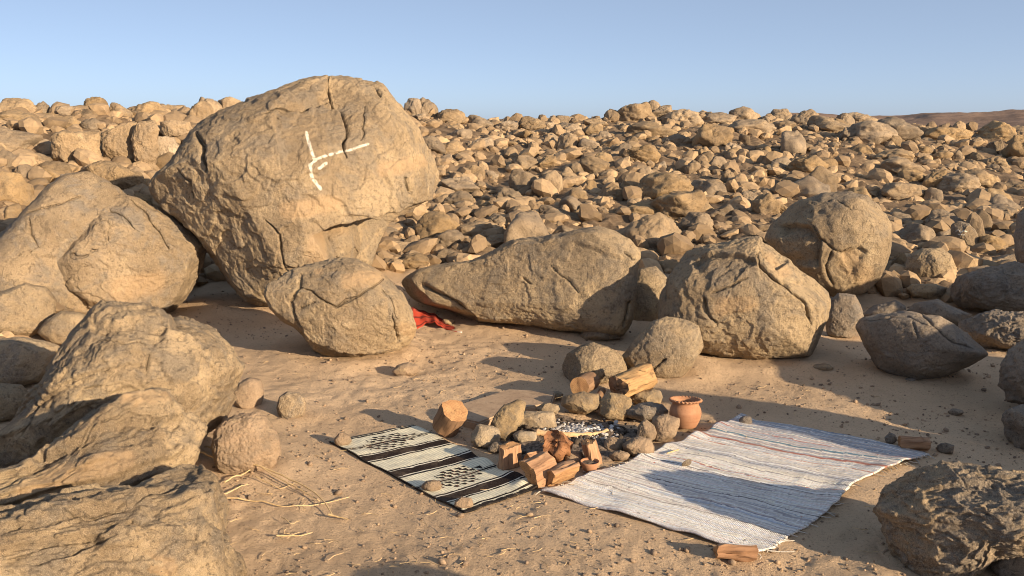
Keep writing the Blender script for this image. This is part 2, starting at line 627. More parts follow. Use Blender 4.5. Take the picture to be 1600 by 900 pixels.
# ------------------------------------------------------------------ boulders
def seg_dist(qx, qy, line):
    """distance to a polyline, signed side, position along it 0..1"""
    L = np.array(line, float)
    best = np.full(qx.shape, 1e9)
    side = np.zeros(qx.shape)
    along = np.zeros(qx.shape)
    lens = np.hypot(*(L[1:] - L[:-1]).T)
    tot = lens.sum()
    acc = 0.0
    for (x0, y0), (x1, y1), ln in zip(L[:-1], L[1:], lens):
        dx, dy = x1 - x0, y1 - y0
        t = ((qx - x0) * dx + (qy - y0) * dy) / (ln * ln)
        tc = np.clip(t, 0, 1)
        d = np.hypot(qx - x0 - tc * dx, qy - y0 - tc * dy)
        m = d < best
        best = np.where(m, d, best)
        side = np.where(m, (dx * (qy - y0) - dy * (qx - x0)) / ln, side)
        along = np.where(m, (acc + tc * ln) / tot, along)
        acc += ln
    return best, side, along


def project(p):
    d = p - EYE
    w = d @ FWD
    return 800 + FPX * (d @ RGT) / w, 450 - FPX * (d @ UPV) / w


def outline_radius(poly, phi):
    """radius of a closed outline about the origin for the angles phi"""
    P = np.array(poly, float)
    Q = np.vstack([P, P[:1]])
    s = np.linspace(0, 1, 24, endpoint=False)
    pts = np.concatenate([Q[i] + (Q[i + 1] - Q[i]) * s[:, None] for i in range(len(P))])
    a = np.arctan2(pts[:, 1], pts[:, 0])
    r = np.hypot(pts[:, 0], pts[:, 1])
    bins = 360
    k = ((a + math.pi) / (2 * math.pi) * bins).astype(int) % bins
    R = np.zeros(bins)
    np.maximum.at(R, k, r)
    idx = np.nonzero(R)[0]
    R = np.interp(np.arange(bins), idx, R[idx], period=bins)
    kern = np.array([1, 2, 3, 2, 1.]) / 9
    R = np.convolve(np.concatenate([R[-2:], R, R[:2]]), kern, 'valid')
    ang = (np.arange(bins) + 0.5) / bins * 2 * math.pi - math.pi
    return np.interp(phi, ang, R, period=2 * math.pi)


def boulder(name, label, poly, base, depth=0.45, back=None, level=7, seed=0, center=None, pw=2.4, amp=1.0, facets=6, terr=1.0,
            fine=1.0, mid=1.0, cracks=(), steps=(), patches=(), paint=(), mat='rock', cat='boulder', group=None, aniso=None, bulge=0.0,
            raise_by=0.0, cuts=(), swing=0.0):
    rs = np.random.RandomState(seed + 11)
    poly = np.array(poly, float)
    if center is None:
        center = (poly.min(0) + poly.max(0)) / 2
    g = ground(center[0], base)
    if g is None:
        g = flat_pt(center[0], base)
    g = g + np.array([0, 0, raise_by])
    n = ray(*center)
    n = n / np.linalg.norm(n)
    t = float((g - EYE) @ n)
    c0 = EYE + n * t
    R = np.cross(n, [0, 0, 1.0])
    R /= np.linalg.norm(R)
    U = np.cross(R, n)
    loc = []
    for q in poly:
        d = ray(*q)
        d = d / (d @ n) * t - n * t
        loc.append((d @ R, d @ U))
    loc = np.array(loc)
    w, h = np.ptp(loc[:, 0]), np.ptp(loc[:, 1])
    s = math.sqrt(w * h)
    D = depth * w if depth < 3 else depth
    Db = D if back is None else back * w
    v, f = ico(level)
    d = v + np.array([0, 0, 0.35])
    d = d / np.linalg.norm(d, axis=1)[:, None]
    phi = np.arctan2(d[:, 1], d[:, 0])
    rho = np.hypot(d[:, 0], d[:, 1])
    k = (rho ** pw + np.abs(d[:, 2]) ** pw) ** (1 / pw)
    rr, zz = rho / k, d[:, 2] / k
    Rp = outline_radius(loc, phi)
    p = np.stack([Rp * rr * np.cos(phi), Rp * rr * np.sin(phi), np.where(zz > 0, zz * D, zz * Db)], 1)
    if bulge:
        p[:, 2] += bulge * D * np.clip(p[:, 1] / h, -0.5, 0.5)
    e = p / np.array([w * w, h * h, 4 * D * D])
    e = e / (np.linalg.norm(e, axis=1)[:, None] + 1e-9)
    off = rs.uniform(0, 60, 3)
    q = p / s
    if aniso is not None:
        q = q * np.array(aniso)
    # broad shape
    p = p + e * (0.030 * amp * s * fbm(q * 1.4 + off, 3))[:, None]
    # flat broken faces
    for i in range(facets):
        m = rs.normal(size=3)
        m[2] = abs(m[2]) + 0.5
        m /= np.linalg.norm(m)
        pr = p @ m
        lim = pr.max() * rs.uniform(0.84, 0.95)
        over = pr - lim
        p = p - m * np.where(over > 0, over * 0.85, 0)[:, None]
    for m, frac in cuts:
        m = np.array(m, float)
        m /= np.linalg.norm(m)
        pr = p @ m
        over = pr - pr.max() * frac
        p = p - m * np.where(over > 0, over * 0.92, 0)[:, None]
    wpos = c0 + p[:, :1] * R + p[:, 1:2] * U - p[:, 2:] * n
    qx, qy = project(wpos)
    rx, ry = qx, qy
    front = smooth(d[:, 2], -0.1, 0.15)
    wob = 0.011 * s / t * FPX
    qx = qx + wob * fbm(q * 9 + off + 3, 3)
    qy = qy + wob * fbm(q * 9 + off + 9, 3)
    disp = 0.0045 * mid * s * fbm(q * 4.5 + off + 5, 4, 0.55)
    # sheets that have flaked off: ledges a few centimetres high
    lay = fbm(q * 2.0 + off + 7, 4, 0.5) * 3.2
    fr = lay - np.floor(lay)
    disp = disp + terr * 0.008 * s * (np.floor(lay) + smooth(fr, 0.86, 1.0))
    lay = fbm(q * 5.5 + off + 21, 3, 0.5) * 2.6
    fr = lay - np.floor(lay)
    disp = disp + terr * 0.004 * s * (np.floor(lay) + smooth(fr, 0.82, 1.0))
    # hairline fissures where two noise fields change sign
    fis = np.abs(fbm(q * 2.2 + off + 40, 4, 0.5))
    gate = smooth(noise(q * 2.6 + off + 50), 0.22, 0.5)
    disp = disp - terr * 0.008 * s * np.exp(-(fis / 0.018) ** 2) * gate
    disp = disp + 0.0026 * fine * s * fbm(q * 20 + off, 3, 0.62) + 0.0016 * fine * s * fbm(q * 70 + off, 2, 0.6)
    disp = disp - 0.0015 * fine * s * smooth(ridged(q * 12 + off + 4, 2), 0.7, 1.3)
    for line, wid, dep in cracks:
        dd, sd, al = seg_dist(qx, qy, line)
        tap = smooth(al, -0.02, 0.12) * smooth(1 - al, -0.02, 0.12)
        disp = disp - front * 0.75 * dep * s * (0.3 + 0.7 * tap) * np.exp(-(dd / (wid * (0.45 + 0.5 * tap * (0.6 + 0.8 * np.abs(noise(q * 7 + off)))))) ** 2)
    for line, dep, fall in steps:
        dd, sd, al = seg_dist(qx, qy, line)
        tap = smooth(al, 0.0, 0.08) * smooth(1 - al, 0.0, 0.08)
        disp = disp - front * dep * s * tap * smooth(sd, -0.5, 3.0) * np.exp(-dd / fall)
    p = p + e * disp[:, None]
    fz = np.clip(1 - fis / 0.035, 0, 1) * gate * (0.9 if terr else 0)
    for line, wid, dep in cracks:
        dd, sd, al = seg_dist(qx, qy, line)
        fz = np.maximum(fz, np.clip(1 - dd / (1.3 * wid), 0, 1) * front)
    attrs = {'fissure': ('POINT', 'FLOAT', fz)}
    if len(patches):
        mk = np.zeros(len(p))
        for line, rad in patches:
            dd, _, _ = seg_dist(qx, qy, line)
            mk = np.maximum(mk, np.clip(1 - dd / (2 * rad), 0, 1) * front)
        attrs['patch'] = ('POINT', 'FLOAT', mk)
    if len(paint):
        mk = np.zeros(len(p))
        for line, rad in paint:
            dd, _, _ = seg_dist(rx, ry, line)
            mk = np.maximum(mk, np.clip(1 - dd / (2 * rad), 0, 1) * front)
        attrs['paint'] = ('POINT', 'FLOAT', mk)
    org = np.array([c0[0], c0[1], hz(c0[0], c0[1])])
    wpos = c0 + p[:, :1] * R + p[:, 1:2] * U - p[:, 2:] * n
    if swing:                                            # a long boulder lying askew: one end farther off than the other
        wpos = EYE + (wpos - EYE) * (1 - swing * p[:, :1] / (w / 2))
    wpos = wpos - org
    me = mesh_from(name, wpos, f, M[mat], attrs=attrs)
    return link(name, me, label, cat, group, loc=org)


boulder("boulder", "huge leaning boulder with a white painted mark, narrow foot and overhanging ledge",
        [(228, 290), (238, 272), (262, 250), (275, 225), (290, 204), (310, 187), (340, 172), (380, 157), (430, 142), (480, 129), (515, 121), (550, 122),
         (580, 125), (600, 134), (620, 152), (640, 175), (660, 205), (675, 235), (685, 265), (684, 290), (672, 311), (655, 323), (636, 335), (618, 352),
         (603, 376), (592, 402), (582, 425), (562, 448), (520, 466), (470, 474), (420, 474), (390, 468), (365, 447), (345, 417), (325, 387), (308, 365),
         (288, 345), (263, 330), (240, 312)],
        470, depth=0.42, back=0.42, level=8, seed=1, center=(462, 300), pw=2.3, facets=3, amp=0.7, mid=0.8, bulge=-0.35,
        cuts=(((0.45, 0.15, 1.0), 0.86), ((-0.75, -0.25, 0.8), 0.86), ((0.1, 0.75, 0.75), 0.88)),
        cracks=[([(514, 120), (516, 138), (520, 150), (527, 164), (541, 180), (545, 200), (539, 222), (542, 245)], 2.6, 0.040),
                ([(408, 182), (430, 172), (465, 168), (490, 158), (512, 150), (521, 146)], 2.2, 0.022),
                ([(578, 124), (588, 134), (596, 148)], 3.0, 0.03),
                ([(305, 205), (314, 222), (312, 245), (322, 268)], 5.0, 0.035),
                ([(275, 262), (296, 283), (299, 312)], 2.2, 0.018),
                ([(414, 345), (436, 370), (440, 398), (448, 424)], 1.8, 0.016),
                ([(572, 165), (572, 200), (566, 215)], 2.0, 0.012),
                ([(630, 280), (638, 300)], 4.0, 0.03),
                ([(505, 364), (548, 352), (585, 345), (618, 336), (650, 325), (680, 309)], 3.4, 0.035)],
        steps=[([(488, 372), (512, 360), (548, 350), (585, 343), (618, 333), (650, 322), (676, 310), (694, 298)], 0.30, 95),
               ([(520, 118), (500, 148), (470, 160), (420, 176)][::-1], 0.022, 60),
               ([(543, 245), (545, 200), (522, 150), (516, 124)], 0.018, 40)],
        patches=[([(450, 330), (520, 320)], 16), ([(600, 265), (650, 255)], 12), ([(500, 390), (560, 380)], 26)],
        paint=[([(479, 206), (484, 228), (491, 250)], 2.6), ([(484, 258), (494, 250), (515, 241), (545, 232), (577, 223)], 2.3),
               ([(484, 259), (487, 276), (494, 286), (501, 295)], 2.6), ([(498, 264), (509, 256)], 2.6)])

boulder("boulder", "blunt grey brown boulder beside the huge painted boulder, split across its top",
        [(57, 412), (64, 388), (84, 355), (87, 336), (104, 318), (130, 303), (165, 297), (205, 308), (240, 328), (275, 345), (305, 366), (323, 390),
         (318, 412), (306, 440), (288, 468), (262, 492), (215, 500), (160, 500), (120, 484), (95, 467), (74, 440)],
        490, depth=0.42, seed=2, pw=2.7, facets=4, mat='rock_grey', center=(190, 402),
        cuts=(((0.1, -0.2, 1.0), 0.8), ((-0.1, 0.85, 0.6), 0.88)),
        cracks=[([(205, 308), (222, 322), (240, 345), (255, 360), (266, 388)], 2.4, 0.045), ([(150, 312), (168, 324), (192, 334), (212, 356)], 2.0, 0.03)],
        steps=[([(60, 408), (85, 430), (110, 455), (140, 480)], 0.07, 40), ([(85, 345), (110, 322), (150, 310)], 0.03, 50)],
        patches=[([(190, 450), (240, 440)], 22)])
boulder("boulder", "broad sloping boulder tucked behind the blunt grey brown boulder",
        [(-60, 430), (-30, 405), (0, 372), (30, 332), (70, 296), (100, 279), (135, 273), (158, 285), (190, 300), (215, 340), (205, 480), (60, 505), (-60, 505)],
        478, depth=0.35, seed=3, level=6, pw=2.6, facets=4, mat='rock_grey', center=(80, 390),
        cracks=[([(40, 330), (70, 322), (95, 318), (125, 305)], 2.2, 0.03), ([(45, 340), (48, 365), (60, 385)], 2, 0.025)])
boulder("boulder", "egg shaped cracked boulder in front of the painted boulder's foot",
        [(413, 462), (417, 446), (440, 430), (456, 420), (480, 412), (520, 406), (560, 408), (590, 424), (611, 441), (630, 461), (641, 485), (648, 505),
         (650, 521), (641, 540), (621, 553), (590, 561), (550, 564), (512, 559), (490, 549), (474, 530), (450, 510), (425, 485)],
        560, depth=0.40, level=7, seed=4, pw=2.4, facets=7, amp=0.6,
        cracks=[([(468, 448), (490, 456), (500, 468), (525, 480), (560, 462), (590, 442), (600, 436)], 1.9, 0.030),
                ([(526, 480), (540, 468), (558, 462)], 2, 0.02), ([(468, 482), (492, 472)], 1.8, 0.028),
                ([(598, 452), (612, 470), (622, 498)], 1.8, 0.022), ([(614, 490), (620, 515), (626, 534)], 2.2, 0.035),
                ([(470, 430), (466, 448), (452, 470), (462, 500)], 3.5, 0.03)],
        steps=[([(462, 492), (480, 530), (530, 552), (590, 556), (640, 538)], 0.035, 30)],
        patches=[([(545, 440), (590, 430)], 13), ([(632, 512), (642, 520)], 11), ([(495, 423), (500, 423)], 6)])
boulder("boulder", "long low tan boulder rising to a blunt right end",
        [(626, 441), (640, 428), (660, 418), (700, 410), (735, 404), (770, 391), (805, 375), (850, 371), (890, 360), (935, 354), (962, 361), (986, 375),
         (1001, 396), (995, 420), (992, 460), (987, 500), (976, 524), (950, 527), (900, 522), (850, 515), (800, 509), (750, 505), (720, 493), (690, 482), (652, 471), (635, 460)],
        516, depth=0.20, level=7, seed=5, pw=2.9, facets=2, center=(820, 450), amp=0.6, terr=0.7, swing=0.05,
        cuts=(((-0.1, 0.2, 1.0), 0.75),),
        cracks=[([(862, 415), (880, 432), (892, 440), (905, 458)], 2, 0.02), ([(660, 448), (690, 460), (715, 480), (745, 500)], 2.2, 0.03),
                ([(818, 432), (828, 443)], 2, 0.02), ([(985, 470), (975, 510)], 2.5, 0.03), ([(975, 392), (992, 407)], 2.5, 0.03)],
        steps=[([(655, 440), (690, 452), (720, 475), (750, 500)], 0.03, 30), ([(895, 372), (930, 385), (950, 395), (985, 400)], 0.02, 30)])
boulder("boulder", "domed boulder with an orange broken notch near its top",
        [(1026, 500), (1029, 462), (1042, 432), (1055, 410), (1070, 392), (1100, 383), (1140, 376), (1165, 367), (1186, 369), (1206, 385), (1230, 405),
         (1250, 425), (1270, 440), (1290, 458), (1294, 476), (1289, 500), (1276, 530), (1264, 556), (1220, 562), (1150, 563), (1090, 557), (1050, 535)],
        558, depth=0.40, level=7, seed=6, pw=2.5, facets=6, amp=0.7,
        cracks=[([(1182, 396), (1188, 415), (1205, 430), (1225, 445), (1245, 462), (1262, 478), (1270, 510)], 2.6, 0.045),
                ([(1112, 458), (1140, 448), (1168, 435)], 2.0, 0.025), ([(1100, 465), (1106, 490), (1120, 510)], 2.4, 0.025),
                ([(1040, 425), (1034, 470)], 2, 0.02)],
        steps=[([(1075, 408), (1110, 392), (1150, 396), (1178, 402), (1184, 414)], 0.05, 26), ([(1186, 372), (1192, 400), (1215, 425)][::-1], 0.06, 30)],
        patches=[([(1205, 400), (1222, 425)], 13), ([(1130, 480), (1170, 475)], 14)])
boulder("boulder", "round boulder behind the domed boulder, hollow scooped in its shaded side",
        [(1193, 372), (1204, 350), (1225, 330), (1250, 312), (1290, 302), (1330, 299), (1356, 305), (1376, 325), (1391, 350), (1394, 380), (1386, 410),
         (1371, 436), (1346, 456), (1310, 464), (1278, 457), (1240, 432), (1210, 402)],
        478, depth=0.42, seed=7, level=6, pw=2.3, facets=5, amp=0.7,
        cracks=[([(1270, 352), (1282, 372), (1300, 390), (1316, 396), (1330, 388)], 2.2, 0.03), ([(1310, 312), (1330, 328)], 2, 0.02),
                ([(1300, 392), (1290, 420), (1300, 450)], 2.2, 0.03)],
        steps=[([(1212, 350), (1240, 346), (1266, 352), (1284, 375), (1280, 420)], 0.07, 60), ([(1314, 396), (1345, 384), (1360, 395)], 0.035, 30)],
        patches=[([(1330, 410), (1345, 430)], 22)])
boulder("boulder", "dark grey diamond shaped boulder standing in the shade",
        [(1336, 511), (1346, 498), (1376, 490), (1420, 485), (1470, 494), (1500, 514), (1530, 540), (1541, 553), (1512, 570), (1480, 586), (1430, 598),
         (1400, 593), (1370, 576), (1350, 546)],
        594, depth=0.40, seed=8, level=6, pw=2.4, facets=3, mat='rock_dark',
        cracks=[([(1440, 490), (1465, 515), (1490, 535), (1520, 545)], 2.2, 0.04), ([(1350, 500), (1420, 496), (1450, 510)], 1.8, 0.02),
                ([(1425, 500), (1435, 530)], 1.6, 0.02)])

# boulders set round the hearth
boulder("boulder", "squat grey boulder behind the hearth, left one of the two",
        [(879, 570), (885, 553), (905, 540), (925, 534), (951, 541), (971, 558), (981, 577), (970, 594), (930, 603), (895, 600), (882, 587)],
        600, depth=0.42, seed=9, level=6, pw=2.5, facets=6, cuts=(((-0.9, 0, 0.6), 0.8),))
boulder("boulder", "pointed grey boulder leaning behind the hearth, the taller of the two",
        [(972, 556), (990, 530), (1015, 505), (1045, 495), (1070, 500), (1089, 510), (1101, 541), (1086, 570), (1066, 592), (1020, 596), (990, 584)],
        592, depth=0.36, seed=10, level=6, pw=2.6, facets=7, cracks=[([(1015, 585), (1030, 570), (1040, 560)], 2.2, 0.06)])

# the rocky mass at the left
boulder("rock_outcrop", "big flaking domed outcrop behind the striped tan ledge",
        [(-80, 740), (-40, 705), (0, 672), (30, 630), (70, 580), (110, 533), (148, 492), (172, 480), (225, 480), (290, 489), (332, 505), (362, 531),
         (377, 570), (372, 602), (347, 640), (318, 665), (280, 720), (150, 760), (0, 770)],
        728, depth=0.42, level=7, seed=12, pw=2.3, facets=2, mat='rock_fore', cat='outcrop', center=(170, 620), terr=2.0, fine=1.6, amp=0.9,
        cracks=[([(238, 540), (232, 560), (225, 590)], 2.4, 0.025), ([(262, 508), (290, 512), (320, 540), (338, 580), (343, 618)], 2.8, 0.04),
                ([(50, 620), (45, 650), (25, 690)], 2.4, 0.02), ([(150, 520), (190, 535), (230, 528)], 2, 0.018)],
        steps=[([(345, 620), (338, 580), (318, 540), (290, 512), (262, 506)], 0.06, 34), ([(140, 505), (200, 500), (265, 508)], 0.04, 26), ([(40, 640), (90, 600), (150, 575), (235, 560)], 0.03, 22)])
boulder("rock_outcrop", "long tan banded ledge of rock with an orange scar along its crest",
        [(-120, 790), (-60, 765), (0, 742), (60, 718), (130, 662), (190, 612), (235, 600), (272, 601), (292, 632), (310, 650), (321, 672), (312, 710), (300, 740),
         (330, 790), (345, 840), (300, 900), (100, 930), (-120, 930)],
        868, depth=0.36, level=7, seed=13, pw=2.4, facets=8, mat='rock_fore', cat='outcrop', center=(120, 780), terr=2.6, fine=1.6, aniso=(0.7, 1.7, 1.2),
        cracks=[([(-10, 770), (60, 730), (120, 695), (150, 665), (200, 640), (290, 645)], 2.8, 0.02), ([(210, 770), (250, 750), (285, 742)], 2.8, 0.025)],
        steps=[([(30, 740), (90, 705), (150, 668), (200, 642), (296, 644)], 0.06, 34), ([(-20, 800), (80, 762), (170, 745), (250, 712), (310, 700)], 0.04, 26)],
        patches=[([(195, 622), (235, 618), (265, 612)], 15), ([(40, 770), (120, 740), (200, 715)], 20)])
boulder("rock_outcrop", "broad foreground rock mass sloping to the sand, deeply cleft",
        [(-200, 830), (-100, 810), (0, 800), (60, 790), (140, 775), (210, 768), (260, 745), (300, 728), (335, 752), (352, 790), (360, 840), (370, 890),
         (378, 960), (330, 1020), (100, 1060), (-200, 1060)],
        965, depth=0.34, level=7, seed=14, pw=2.6, facets=8, mat='rock_fore', cat='outcrop', center=(120, 900), terr=2.6, fine=1.7, aniso=(0.7, 1.6, 1.2),
        cracks=[([(10, 870), (70, 842), (150, 838)], 3.0, 0.02), ([(100, 800), (150, 800), (200, 780)], 3, 0.02)],
        steps=[([(-20, 858), (70, 836), (150, 828), (172, 845)], 0.06, 30), ([(0, 815), (90, 802), (190, 782), (290, 745)], 0.04, 24), ([(365, 860), (352, 800), (332, 756)], 0.03, 30)])
boulder("rock_outcrop", "grey flaking knob of rock in front of the deep cleft",
        [(160, 870), (172, 835), (186, 808), (222, 792), (270, 790), (310, 806), (345, 840), (362, 890), (366, 960), (300, 1000), (190, 990), (168, 930)],
        985, depth=0.4, level=6, seed=15, pw=2.5, facets=8, mat='rock_fore', cat='outcrop', terr=2.6, fine=1.8, patches=[([(230, 880), (260, 890)], 18)])
boulder("boulder", "flat topped grey slab beside the domed outcrop, sun on its face",
        [(-60, 545), (-20, 532), (30, 528), (70, 532), (92, 542), (80, 570), (60, 598), (20, 608), (-60, 606)],
        604, depth=0.4, seed=16, level=6, pw=3.0, mat='rock_grey', aniso=(0.7, 1.6, 1))
boulder("boulder", "small split rock wedged above the grey slab, half in shade",
        [(60, 520), (72, 500), (95, 486), (125, 487), (146, 500), (142, 525), (115, 540), (80, 538)], 538, depth=0.42, seed=17, level=5)
boulder("boulder", "tan rock under the blunt boulder's corner, wedged against the slope",
        [(-40, 480), (0, 455), (40, 440), (70, 448), (90, 470), (85, 510), (50, 525), (-40, 530)], 520, depth=0.4, seed=18, level=6)
boulder("boulder", "pale tan rock low in the gully under the grey slab",
        [(-50, 610), (0, 598), (35, 600), (52, 622), (30, 655), (-10, 665), (-50, 660)], 655, depth=0.4, seed=181, level=6)
boulder("boulder", "rounded crumbly pale boulder on the sand beside the banded ledge",
        [(331, 700), (334, 675), (350, 653), (375, 645), (402, 645), (422, 660), (434, 685), (437, 710), (425, 735), (390, 745), (350, 742), (336, 725)],
        742, depth=0.42, seed=19, level=6, pw=2.8, facets=9, amp=2.2, fine=5, mid=3, mat='clod')
boulder("rock", "small crumbly rock leaning on the domed outcrop's foot",
        [(362, 615), (372, 598), (390, 589), (407, 593), (414, 612), (408, 636), (385, 645), (366, 640)], 640, depth=0.4, seed=20, level=5, fine=4, mid=2.5, mat='clod', cat='rock')
boulder("rock", "dark grey pitted rock on the sand near the domed outcrop",
        [(432, 638), (436, 620), (450, 611), (468, 613), (478, 630), (474, 650), (455, 659), (438, 655)], 656, depth=0.4, seed=21, level=5, fine=2, mat='rock_grey', cat='rock')
boulder("rock", "low crumbled lump on open sand near the egg shaped boulder",
        [(612, 580), (620, 570), (638, 566), (652, 570), (656, 580), (645, 588), (622, 589)], 587, depth=0.4, seed=22, level=5, fine=4.5, mid=2.5, mat='clod', cat='rock')

# right hand side
boulder("boulder", "dark rough slab low in the foreground, light grazing its top",
        [(1361, 795), (1378, 762), (1420, 742), (1490, 728), (1560, 733), (1640, 745), (1740, 770), (1740, 860), (1600, 872), (1560, 870), (1520, 896), (1460, 930), (1420, 905), (1392, 860)],
        900, depth=0.30, seed=23, level=7, pw=2.4, facets=4, mat='rock_grey', center=(1540, 820), terr=2.6, fine=2.0, aniso=(0.8, 1.5, 1.2),
        steps=[([(1440, 770), (1500, 752), (1560, 742)], 0.03, 30)])
boulder("boulder", "dark upright boulder at the edge, topmost of the stacked pair",
        [(1559, 600), (1563, 568), (1576, 545), (1600, 530), (1660, 520), (1720, 550), (1725, 610), (1680, 640), (1600, 634), (1572, 625)],
        650, depth=0.4, seed=24, level=6, mat='rock_dark', terr=2.2, fine=2, mid=2, facets=8, raise_by=0.1)
boulder("boulder", "dark boulder at the edge carrying the upright one",
        [(1564, 655), (1572, 638), (1600, 628), (1680, 630), (1740, 660), (1730, 720), (1650, 730), (1590, 706), (1572, 685)],
        705, depth=0.4, seed=25, level=6, mat='rock_dark', terr=2.2, fine=2, mid=2, facets=8)
boulder("boulder", "small rock under the dark foreground slab's edge",
        [(1540, 880), (1560, 860), (1590, 850), (1630, 855), (1640, 890), (1600, 905), (1560, 905)], 900, depth=0.4, seed=26, level=5, mat='rock_dark')
boulder("boulder", "pinkish rough boulder behind the dark diamond boulder, half lit",
        [(1411, 420), (1418, 400), (1440, 388), (1470, 386), (1486, 398), (1500, 430), (1480, 442), (1440, 444), (1415, 436)], 442, depth=0.4, seed=27, level=6)
boulder("boulder", "cracked dark boulder touching the pinkish rough boulder",
        [(1482, 410), (1495, 396), (1515, 396), (1530, 415), (1528, 432), (1500, 440), (1484, 432)], 440, depth=0.4, seed=28, level=5, mat='rock_dark')
boulder("boulder", "large angular dark block in deep shade, flat lit top",
        [(1486, 445), (1495, 432), (1540, 420), (1590, 412), (1650, 425), (1660, 480), (1600, 492), (1530, 490), (1492, 480)], 492, depth=0.4, seed=29, level=6, mat='rock_dark', terr=2.2, fine=2, mid=2, facets=8, pw=3.2)
boulder("boulder", "pinkish flat stone lying before the angular dark block",
        [(1415, 450), (1425, 444), (1460, 443), (1480, 450), (1475, 462), (1450, 470), (1425, 465)], 470, depth=0.4, seed=30, level=5)
boulder("boulder", "shaded blocky boulder squeezed between domed and diamond boulders",
        [(1288, 500), (1295, 468), (1310, 458), (1335, 462), (1348, 485), (1350, 510), (1330, 528), (1295, 530)], 528, depth=0.4, seed=31, level=6, mat='rock_dark', pw=2.9)
boulder("boulder", "low dark rock spreading behind the diamond boulder toward the edge",
        [(1500, 505), (1530, 492), (1580, 486), (1650, 490), (1660, 540), (1590, 550), (1530, 545), (1505, 525)], 545, depth=0.35, seed=32, level=6, mat='rock_dark', terr=2.2, fine=2, mid=2, facets=8)
boulder("boulder", "dark low rock just behind the diamond boulder's crest",
        [(1345, 492), (1365, 478), (1400, 468), (1415, 478), (1418, 500), (1390, 510), (1350, 508)], 505, depth=0.4, seed=33, level=5, mat='rock_dark')
boulder("boulder", "dark knobbly rock lying before the angular block",
        [(1412, 490), (1430, 474), (1465, 466), (1490, 480), (1520, 492), (1515, 512), (1460, 515), (1420, 508)], 512, depth=0.4, seed=34, level=5, mat='rock_dark')
boulder("boulder", "tall dark boulder at the picture edge above the angular block",
        [(1583, 370), (1590, 335), (1620, 315), (1670, 320), (1700, 380), (1680, 440), (1610, 440), (1590, 415)], 452, depth=0.4, seed=35, level=5, mat='rock_dark')
boulder("boulder", "tan rock leaning between the long boulder and the domed boulder",
        [(985, 520), (988, 440), (1000, 420), (1025, 415), (1045, 440), (1042, 500), (1020, 525)], 505, depth=0.4, seed=36, level=5)
boulder("rock", "rough grey lump at the long boulder's end, in its shade",
        [(905, 525), (915, 514), (940, 512), (965, 518), (972, 530), (940, 535), (912, 534)], 533, depth=0.4, seed=37, level=5, cat='rock', mat='rock_grey')

# boulders outside the frame that throw the shade across the clearing
def off_boulder(label, x, y, w, h, seed):
    v, f = ico(6)
    rs = np.random.RandomState(seed)
    p = v * np.array([w / 2, w / 2 * 0.9, h / 2 * 1.12])
    for i in range(9):
        m = rs.normal(size=3)
        m /= np.linalg.norm(m)
        pr = p @ m
        p = p - m * np.clip(pr - pr.max() * rs.uniform(0.78, 0.95), 0, None)[:, None]
    q = p / math.sqrt(w * h)
    o = rs.uniform(0, 50, 3)
    p = p + v * (0.06 * w * fbm(q * 1.7 + o, 4))[:, None]
    p[:, 2] += h / 2 * 0.86
    me = mesh_from("boulder", p, f, M['rock'])
    link("boulder", me, label, "boulder", loc=(x, y, hz(x, y)))


OFF = [("low broad boulder beside the camera whose shade crosses the rag rug", 4.30, 2.40, 1.75, 0.80, 1),
       ("tall narrow boulder out of frame shading the hearth and clay pot", 5.27, 3.7, 0.95, 1.62, 2),
       ("big boulder out of frame shading the diamond boulder", 7.3, 4.5, 2.8, 1.85, 3),
       ("big boulder out of frame shading the angular dark block", 8.9, 6.8, 2.6, 2.1, 4),
       ("upright boulder just beside the camera's foot", 2.44, 1.55, 0.75, 1.2, 5)]  # added out of view as a stand-in caster for the near left shadow
for a in OFF:
    off_boulder(*a)
# ------------------------------------------------------------------ boulders of the rocky hill
def unit_rock(level, seed, planes=14, roundness=0.45, rough=1.0):
    """an irregular stone that fills the box -0.5..0.5"""
    rs = np.random.RandomState(seed)
    v, f = ico(level)
    n = rs.normal(size=(planes, 3))
    n /= np.linalg.norm(n, axis=1)[:, None]
    d = rs.uniform(0.62, 1.0, planes)
    c = v @ n.T
    r = np.where(c > 0.05, d[None] / np.maximum(c, 0.05), 9)
    r = -np.log(np.exp(-14 * np.minimum(r, 3)).sum(1)) / 14
    r = np.minimum(r, 1.25) * (1 - roundness) + 0.9 * roundness
    o = rs.uniform(0, 80, 3)
    r = r * (1 + 0.10 * fbm(v * 1.2 + o, 2))
    if level >= 4:
        lay = fbm(v * 1.9 + o + 5, 3) * 2.6
        r = r + rough * 0.035 * (np.floor(lay) + smooth(lay - np.floor(lay), 0.8, 1.0))
        fis = np.abs(fbm(v * 1.5 + o + 9, 3))
        r = r - rough * 0.06 * np.exp(-(fis / 0.035) ** 2) * smooth(noise(v * 1.6 + o + 3), 0.0, 0.25)
        r = r + rough * 0.02 * fbm(v * 6 + o, 3, 0.6)
    elif level >= 2:
        r = r * (1 + 0.10 * noise(v * 3.1 + o))
    p = v * r[:, None]
    lo, hi = p.min(0), p.max(0)
    return (p - (lo + hi) / 2) / (hi - lo), f


BIG = [mesh_from("hill_boulder", *unit_rock(5, 100 + i, 11, 0.35 if i % 2 else 0.12, 1.3), M['rock_field']) for i in range(16)]
SHARP = [mesh_from("hill_rock", *unit_rock(4, 200 + i, 16, 0.12, 1.3), M['rock_field']) for i in range(14)]
BLOCK = [mesh_from("hill_block", *unit_rock(5, 300 + i, 9, 0.10, 0.8), M['rock_field']) for i in range(5)]

HILL = []
taken = []          # (x, y, radius) of what stands on the hill


